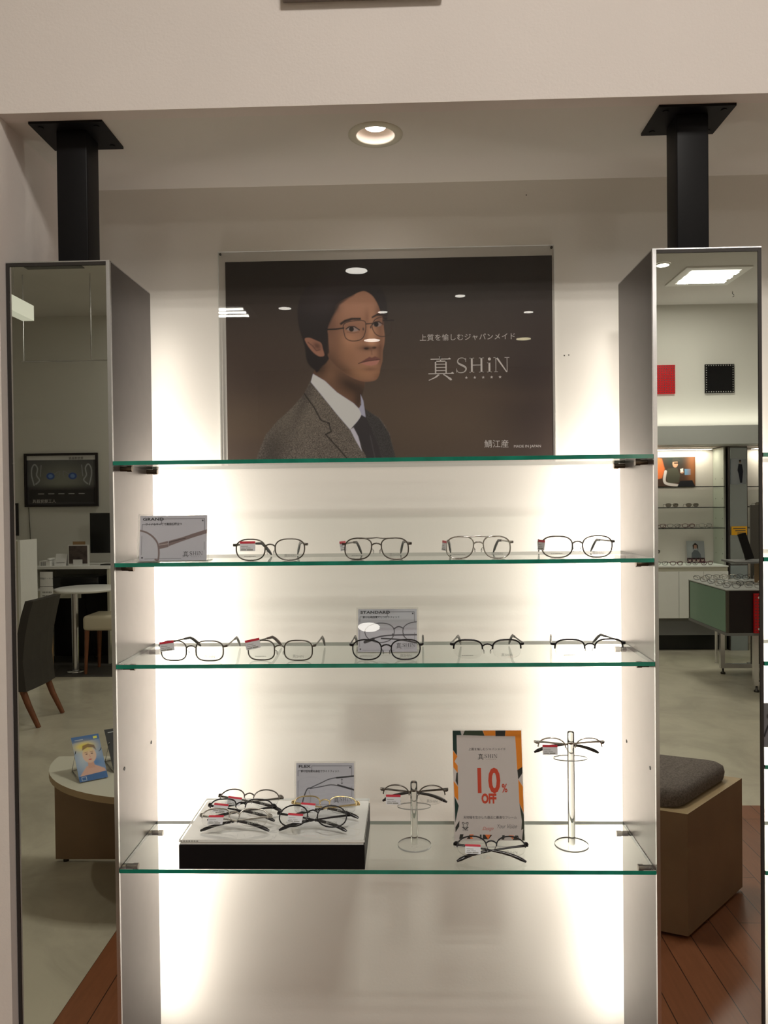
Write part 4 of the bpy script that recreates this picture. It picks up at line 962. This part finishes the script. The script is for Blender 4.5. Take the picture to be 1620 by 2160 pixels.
# half-round leaflet table
t = thing('half_round_table', 'half-round table with a cream top and tan board legs', 'table', (-.885, -1.94, 0))
pts = [(.560*math.cos(a), .475*math.sin(a)) for a in [PI*k/32 for k in range(33)]]
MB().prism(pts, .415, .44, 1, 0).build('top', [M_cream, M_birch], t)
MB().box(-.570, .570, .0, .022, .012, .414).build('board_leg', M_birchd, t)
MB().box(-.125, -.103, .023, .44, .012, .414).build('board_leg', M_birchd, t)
for x in (-.53, .53): MB().cyl(x, .011, 0, .012, .012, 12).build('glide', M_pin, t)
def leaflet_stand(label, x, yv, kind):
    t = room('leaflet_stand', label, 'leaflet', x, yv, .4402, 145)
    W_, H_ = .105, .200
    T = math.radians(-48)
    p = Paint(0, 0, 100, 190, 120, 228, (70, 110, 165) if kind else (38, 38, 40))
    if kind:
        p.blob(45, 95, 40, 55, (190, 200, 205), .9); p.poly([(0, 0), (100, 0), (100, 22), (0, 26)], (60, 100, 155), 2)
        p.blob(70, 120, 20, 20, (70, 120, 180), .9); p.poly([(15, 155), (35, 130), (65, 130), (95, 150), (100, 170), (0, 175)], (200, 160, 145), 4)
        p.poly([(42, 110), (62, 110), (64, 140), (40, 140)], (195, 150, 132), 3)
        p.ell(52, 85, 24, 33, (222, 180, 160), 3); p.blob(40, 45, 26, 14, (235, 205, 60), .95); p.poly([(30, 62), (34, 42), (55, 36), (76, 46), (80, 70), (70, 56), (50, 52)], (110, 80, 60), 3, .85)
        for x_ in (43, 62): p.ell(x_, 80, 4, 2, (60, 45, 45), 1.5); p.stroke([(x_-6, 73), (x_+5, 72)], 1.6, (100, 72, 60), 1.5)
        p.ell(52, 104, 6, 2.6, (190, 80, 85), 1.5); p.stroke([(52, 84), (54, 94)], 1.4, (190, 140, 122), 2)
        p.poly([(0, 168), (100, 162), (100, 190), (0, 190)], (55, 95, 150), 2); p.stroke([(10, 172), (26, 172), (26, 186), (10, 186)], 1.4, (190, 200, 215), 1, closed=True)
    else:
        p.ell(60, 62, 14, 18, (190, 150, 130), 2); p.blob(60, 40, 22, 12, (18, 18, 20), 1); p.poly([(30, 100), (60, 82), (95, 100), (100, 170), (20, 170)], (90, 92, 96), 4, noise=.5)
        for k in range(6): p.stroke([(25, 100+k*10), (90, 104+k*10)], 1.5, (150, 152, 156), 1.5, .6)
        for x_ in (55, 66): p.ell(x_, 60, 2.4, 1.3, (40, 30, 30), 1)
    p.poly([(78, 8), (92, 8), (92, 18), (78, 18)], (225, 215, 90), 1)
    p.stroke([(12, 15), (40, 15)], 2, (200, 205, 210), 1.5)
    pr = p.build('leaflet', W_, H_, t, (0, 0, .004), gain=1.3, flip=True); pr.rotation_euler = (T, 0, 0)
    MB().box(-W_/2, W_/2, .0015, .004, 0, H_*.8).build('clear_back', M_acr, t, (0, 0, .003), (T, 0, 0))
    b = MB(); b.tube([(-.048, .003, .003), (-.048, .16, .003), (-.048, .085, .10)], .002); b.tube([(.048, .003, .003), (.048, .16, .003), (.048, .085, .10)], .002); b.tube([(-.048, .16, .003), (.048, .16, .003)], .002)
    b.build('wire_stand', M_chrome, t)
leaflet_stand('blue leaflet with a person and yellow flower on the half-round table', -1.175, 1.650, 1)
leaflet_stand('dark grey leaflet beside the blue one on the half-round table', -1.085, 1.760, 0)
# bench
t = thing('bench', 'tan box bench with a grey-brown cushion on the wooden floor', 'bench', (0, 0, 0))
A, B_, C_, D_ = (.983, -1.358), (1.311, -1.701), (.755, -1.925), (.427, -1.583)
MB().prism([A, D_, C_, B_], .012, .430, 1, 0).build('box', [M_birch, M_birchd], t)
MB().prism([tuple(v*.9+c*.1 for v, c in zip(P, (.87, -1.64))) for P in (A, D_, C_, B_)], 0, .0115, 0).build('plinth', M_pin, t)  # dark inset base, its colour stands in for the shadow gap under the bench
c_ = (.869, -1.642)
def ins(f, z): return [(c_[0]+(P[0]-c_[0])*f, c_[1]+(P[1]-c_[1])*f, z) for P in (A, D_, C_, B_)]
b = MB(); rings = []
def rnd(Q, f=.12):
    out = []
    for i in range(4):
        P0, P1, P2 = Vector(Q[i-1]), Vector(Q[i]), Vector(Q[(i+1) % 4])
        a = P1.lerp(P0, f); c = P1.lerp(P2, f)
        for k in range(4):
            u = k/3; out.append(tuple((1-u)**2*a+2*u*(1-u)*P1+u*u*c))
    return out
for f, z in ((.84, .4302), (.875, .440), (.885, .462), (.87, .485), (.82, .498), (.6, .503), (.3, .504)): rings.append(rnd(ins(f, z)))
n = len(rings[0]); vs = [p_ for r_ in rings for p_ in r_]
b.add(vs, [(i*n+j, i*n+(j+1) % n, (i+1)*n+(j+1) % n, (i+1)*n+j) for i in range(len(rings)-1) for j in range(n)], 0, True)
b.add(vs, [tuple((len(rings)-1)*n+j for j in range(n)), tuple(range(n))[::-1]], 0); b.build('cushion', M_fabric, t)

# pegboard squares on far right wall
def pegboard(label, x, yv, z, w, h, mat, hm, group, inner=False, step=.022):
    t = room('pegboard_panel', label, 'wall panel', x, yv, z, group=group)
    b = MB().box(-w/2, w/2, -.02, 0, 0, h, 0)
    nx, nz = int((w-.02)/step), int((h-.02)/step)
    for i in range(nx+1):
        for j in range(nz+1):
            if inner and 0 < i < nx and 0 < j < nz: continue
            xx = -w/2+.012+i*(w-.024)/nx; zz = .012+j*(h-.024)/nz
            b.box(xx-.0045, xx+.0045, -.0206, -.0201, zz-.0045, zz+.0045, 1)
    b.build('board', [mat, hm], t); return t
pegboard('red square pegboard high on the far right wall', 2.53, 6.398, 2.53, .28, .28, M_redp, M_ink, 'square panels on the far right wall')
pegboard('black square panel high on the far right wall', 3.10, 6.398, 2.53, .28, .28, M_scr, M_inkg, 'square panels on the far right wall', True)

# display recess, far right
t = room('base_cabinet', 'white base cabinet with plain doors under the lit display shelves', 'cabinet', 2.69, 6.56, 0)
MB().box(-.48, .48, -.19, .205, .845-.012, .845).build('worktop', M_white, t); MB().box(-.48, .48, -.17, .20, .33, .832).build('carcass', M_cream, t)
for k in range(4): MB().box(-.48+k*.24+.002, -.48+(k+1)*.24-.002, -.19, -.1705, .335, .79).build('door', M_white, t)
MB().box(-.48, .48, -.14, .20, .16, .329).build('plinth', M_greyc, t); MB().box(-.48, .48, -.05, .20, .0, .159).build('recess_board', M_scr, t)
area('recess_light', (2.70, -6.68, 2.0), (0, 0, 0), .85, .1, 6.5, (1, .95, .80)); area('recess_light', (3.85, -6.68, 2.0), (0, 0, 0), .6, .1, 4.5, (1, .95, .80))
t = room('recess_side_panel', 'pale panel at the right end of the lit display shelves', 'panel', 3.190, 6.60, 0)
MB().box(-.010, .010, -.10, .165, 0, 2.01).build('board', pm('pale_board', (.42, .43, .38, 1), .5), t)
q = MB()
for z in (1.7, 1.5, 1.3, 1.1, .95):
    for y in (-.07, .1): q.cyl(y, z, .0101, .0106, .006, 8, 0, 'x')
q.build('peg_holes', M_pin, t)
for z, l in ((1.625, 'under the photo of a seated person'), (1.419, 'carrying three sunglasses'), (1.214, 'carrying dark heaped glasses')):
    b = MB().box(2.24, 3.17, -6.76, -6.44, z-.008, z, faces=(0, 0, 1, 1, 1, 1))
    tag(b.build('glass_shelf', [M_glass, M_edge2]), 'glass shelf in the lit recess '+l, 'shelf', 'glass shelves in the lit recess')
for z, l in ((1.62, 'highest'), (1.42, 'second'), (1.21, 'third')):
    b = MB().box(3.43, 4.2, -6.76, -6.44, z-.008, z, faces=(0, 0, 1, 1, 1, 1))
    tag(b.build('glass_shelf', [M_glass, M_edge2]), l+' glass shelf in the recess right of the narrow mirror pillar', 'shelf', 'glass shelves right of the narrow pillar')
t = room('narrow_pillar', 'narrow mirror pillar between the two lit recesses', 'column', 3.302, 6.60, 0)
MB().box(-.09, .09, -.15, .16, 0, 2.01).build('body', M_steel, t); MB().box(-.082, .082, -.155, -.1505, .85, 2.0).build('mirror', pm('dull_mirror', (.40, .44, .46, 1), .12, metal=.8), t)
MB().box(-.082, .082, -.157, -.1505, .0, .84).build('lower_panel', M_bluep, t)
t = room('standing_figure_photo', 'pale photo of a person in a long dark coat on the narrow pillar', 'photo', 3.30, 6.438, 1.64)
p = Paint(0, 0, 60, 100, 60, 100, (150, 156, 165)); p.blob(15, 50, 14, 60, (190, 195, 205), .6)
p.poly([(30, 20), (44, 22), (48, 50), (44, 95), (36, 95), (30, 60), (26, 45)], (28, 32, 48), 1.5); p.ell(36, 12, 4, 6, (150, 120, 105), 1); p.ell(36, 8, 4.5, 4, (20, 20, 24), 1)
p.build('print', .15, .25, t, (0, 0, 0), flip=True)
t = room('yellow_notice', 'small yellow notice card at the foot of the narrow pillar mirror', 'sign card', 3.30, 6.43, 1.14)
MB().box(-.075, .075, -.004, 0, 0, .085).build('card', M_yel, t); q = MB()
for k in range(3): q.box(-.06, .06-.02*k, -.0046, -.0042, .06-k*.022, .068-k*.022)
q.build('rows_of_print', M_ink, t)
t = room('seated_person_photo', 'colour photo of a seated person in a cap and sunglasses holding a cup', 'photo', 2.80, 6.765, 1.6255)
p = Paint(0, 0, 130, 100, 130, 100, (70, 52, 44))
p.poly([(0, 0), (20, 5), (30, 40), (20, 70), (0, 75)], (215, 110, 60), 4); p.blob(60, 10, 30, 25, (40, 50, 48), .9); p.poly([(95, 40), (115, 40), (115, 60), (95, 60)], (90, 150, 190), 2)
p.blob(120, 40, 12, 50, (150, 95, 60), .8); p.poly([(28, 50), (40, 38), (70, 36), (80, 60), (76, 85), (40, 88)], (74, 72, 62), 2); p.stroke([(32, 48), (30, 85), (70, 95), (88, 99)], 9, (205, 195, 195), 2, smooth=True)
p.ell(64, 22, 9, 13, (185, 140, 115), 1.5); p.poly([(52, 16), (56, 4), (72, 4), (84, 14), (74, 15)], (58, 56, 50), 1.5); p.stroke([(62, 20), (74, 20)], 4, (40, 30, 26), 1)
p.ell(86, 50, 6, 5, (190, 145, 120), 2); p.poly([(80, 40), (90, 38), (90, 50), (82, 52)], (230, 225, 220), 1); p.poly([(80, 80), (120, 78), (130, 100), (70, 100)], (30, 30, 36), 2)
p.build('print', .40, .305, t, (0, 0, 0), gain=1.3, flip=True)
t = room('person_photo_card', 'grey photo card of a person, standing on the display counter', 'photo', 2.98, 6.70, .8455)
p = Paint(0, 0, 80, 100, 80, 100, (150, 150, 156)); p.blob(20, 30, 16, 40, (175, 176, 180), .7)
p.poly([(22, 55), (34, 40), (50, 42), (62, 60), (64, 78), (20, 78)], (100, 104, 112), 2); p.ell(40, 24, 8, 11, (165, 125, 110), 1.5); p.poly([(29, 40), (28, 18), (40, 8), (52, 18), (52, 42), (47, 30), (46, 18), (34, 18), (33, 34)], (40, 28, 26), 2)
p.poly([(0, 76), (80, 76), (80, 100), (0, 100)], (70, 40, 50), 1)
for k in range(4): p.ell(12+k*19, 86, 6, 8, (185, 160, 155), 1.5); p.ell(12+k*19, 80, 6, 4, (40, 30, 30), 1)
p.build('print', .18, .225, t, (0, 0, 0), flip=True).rotation_euler = (math.radians(-8), 0, 0)
# display table
t = room('display_table', 'display table with frosted green sides and a dark end on chrome legs', 'table', 2.93, 5.10, 0)
MB().box(-.46, .46, -.40, .40, .45, .472).build('bottom_rail', M_greyc, t)
b = MB().box(.435, .455, -.38, .38, .473, .79).box(-.455, -.435, -.38, .38, .473, .79); b.build('side_glass', M_grn, t)
b = MB()
for x in (-.458, .438):
    for y in (-.398, .38): b.box(x, x+.02, y, y+.018, .473, .795)
b.build('corner_post', pm('bronze_trim', (.12, .11, .09, 1), .4, metal=.6), t)
# the dark end faces the shelves' side of the room (toward +y after the turn)
MB().box(-.437, .437, -.399, -.3805, .473, .795).build('end_panel', M_espr, t)
MB().box(-.437, .437, .3805, .399, .473, .795).build('end_panel', M_grn, t)
MB().box(-.46, .46, -.40, .40, .7955, .803).build('top_tray', pm('grey_tray', (.45, .46, .45, 1), .3), t)
for y in (-.32, .32):
    b = MB(); b.box(.19, .225, y-.018, y+.018, .05, .449); b.box(-.225, -.19, y-.018, y+.018, .05, .449); b.box(-.1895, .1895, y-.018, y+.018, .05, .085)
    b.build('leg_frame', M_chrome, t)
for x in (-.2, .2):
    for y in (-.32, .32): MB().lathe([(0, 0), (.02, 0), (.02, .012), (.008, .02), (.008, .05), (0, .05)], x, y, 14).build('glide', M_pin, t)
pb = pegboard('red pegboard leaning on the dark end of the display table', 2.74, 4.695, .474, .14, .30, M_redp, M_ink, None)
for z in (.03, .27): MB().cyl(.035, z, -.026, -.0207, .008, 12, 0, 'y').build('knob', M_white, pb)
t = room('riser_shelf', 'grey riser shelf with a brown block foot on the display table', 'riser', 2.98, 5.18, .8035)
MB().box(-.06, .06, -.06, .06, 0, .17).build('block', M_card, t); MB().box(-.30, .30, -.14, .14, .1705, .185).build('board', M_greyc, t)
t = room('slim_leaflet_rack', 'dark slanted leaflet rack on the riser shelf', 'leaflet holder', 2.86, 5.18, .9990)
MB().box(-.035, .035, 0, .012, 0, .22).build('rack', M_scr, t, (0, 0, 0), (math.radians(-14), math.radians(12), 0)); MB().box(-.05, .05, -.03, .06, 0, .004).build('base', M_acr, t)
t = room('tall_photo_card', 'tall grey photo card at the far end of the riser shelf', 'sign card', 3.05, 5.18, .9890)
MB().box(-.11, .11, 0, .006, 0, .33).build('card', pm('grey_photo', (.33, .31, .30, 1), .5, noise=.3, nscale=12), t)
t = room('dark_banner', 'dark upright banner behind the display table', 'banner', 3.22, 5.72, 0)
MB().box(-.12, .12, 0, .015, .02, 1.44).build('panel', pm('banner_brown', (.09, .08, .07, 1), .6), t); MB().box(-.13, .13, -.07, .07, 0, .0195).build('foot', M_greyc, t)
t = room('low_tray_table', 'low glass tray table behind the display table', 'table', 3.15, 6.00, 0)
MB().box(-.35, .35, -.25, -.02, .74, .755).build('top', M_acr_edge, t); 
for x in (-.3, .3): MB().cyl(x, -.13, 0, .739, .012, 10).build('leg', M_chrome, t)

def small_glasses(kind):
    W, h = .130, .036; b = MB(); br = .018; w = (W-br-.008)/2; cxs = br/2+w/2; zc = h/2+.0022; th = (.0018, .0024, .0030)[kind % 3]
    for sd in (-1, 1):
        O = outline('panto' if kind != 1 else 'square', w, h, sd, 20); b.tube([(sd*cxs+x, wrap(sd*cxs+x), zc+z) for x, z, a in O], th, n=5, closed=True, ref=(0, 1, 0))
        if kind >= 3: O2 = [(sd*cxs+x, wrap(sd*cxs+x), zc+z) for x, z, a in O]; b.add(O2, [tuple(range(20))], 1)
        b.tube([(sd*W/2, wrap(W/2), zc+.007), (sd*(W/2-.004), .08, zc+.006), (sd*(W/2-.012), .105, zc-.004), (sd*(W/2-.018), .13, .0022)], th, n=5)
        b.tube([(sd*(cxs+w/2), wrap(cxs+w/2), zc+.007), (sd*W/2, wrap(W/2), zc+.007)], th, n=5)
    b.tube([(-br/2, 0, zc+.005), (0, 0, zc+.008), (br/2, 0, zc+.005)], th, n=5, ref=(0, 1, 0))
    mt = [M_tip, M_silv, pm('dark_red_acetate', (.10, .02, .03, 1), .3), M_gun, M_tip][kind]
    return b.data('eyeglasses', [mt, M_sunlens])
SG = [small_glasses(k) for k in range(5)]
def sg(kind, x, yv, z, rz, label, group):
    o = link('eyeglasses', SG[kind], None, (x, -yv, z), (0, 0, math.radians(180+rz))); return tag(o, label, 'eyeglasses', group)
for k, x in enumerate((2.36, 2.66, 2.86)): sg(3, x+.02, 6.52, 1.4195, 0, ('leftmost', 'middle', 'rightmost')[k]+' smoke-lens sunglasses on the middle shelf of the lit recess', 'sunglasses on the middle recess shelf')
sg(3, 3.56, 6.52, 1.4205, 0, 'sunglasses on the second shelf right of the narrow pillar', None); sg(4, 3.55, 6.52, 1.2105, 0, 'dark sunglasses on the third shelf right of the narrow pillar', None)
for k in range(4): sg((0, 2, 0, 2)[k], 2.40+k*.145, 6.50, 1.2147, 20-8*k, ('first', 'second', 'third', 'fourth')[k]+' from the left of the dark glasses on the lower recess shelf', 'dark glasses on the lower recess shelf')
sg(1, 3.0, 6.50, 1.2147, 0, 'pale silver glasses at the right of the lower recess shelf', None)
for k in range(5): sg((2, 0, 2, 1, 2)[k], 2.40+k*.15, 6.46, .8453, 14-7*k, ('first', 'second', 'third', 'fourth', 'fifth')[k]+' from the left of the glasses on the display counter', 'glasses on the display counter')
t = room('acrylic_stand', 'clear stand on the display counter holding dark sunglasses', 'display stand', 2.52, 6.60, .8455)
MB().cyl(0, .006, .003, .15, .005, 12).build('post', M_acr, t); MB().cyl(0, 0, 0, .003, .03, 24).build('base', M_acr, t); MB().box(-.03, .03, .0, .06, .103, .106).build('rest_disc', M_acr, t)
sg(4, 2.52, 6.596, .8455+.1062, 0, 'dark sunglasses up on the clear stand on the display counter', None)
rows = ['front', 'second', 'third', 'fourth', 'back']; cols = ['first', 'second', 'third', 'fourth', 'fifth']
for r_ in range(5):
    for c2 in range(5):
        x, yv = 2.55+c2*.17, 4.80+r_*.155
        if r_ in (2, 3) and c2 > 0 or (r_ >= 2 and x > 2.66 and yv < 5.34 and x < 3.3): continue
        sg((0, 1, 0, 1)[(r_+c2) % 4], x, yv, .8035, 30, 'glasses on the display table, %s row, %s from its open end' % (rows[r_], cols[c2]), 'glasses in rows on the display table')
for k in range(4): sg((0, 1)[k % 2], 2.88+k*.145, 6.02, .7555, 25, ('first', 'second', 'third', 'fourth')[k]+' from the left of the glasses on the low tray table', 'glasses on the low tray table')
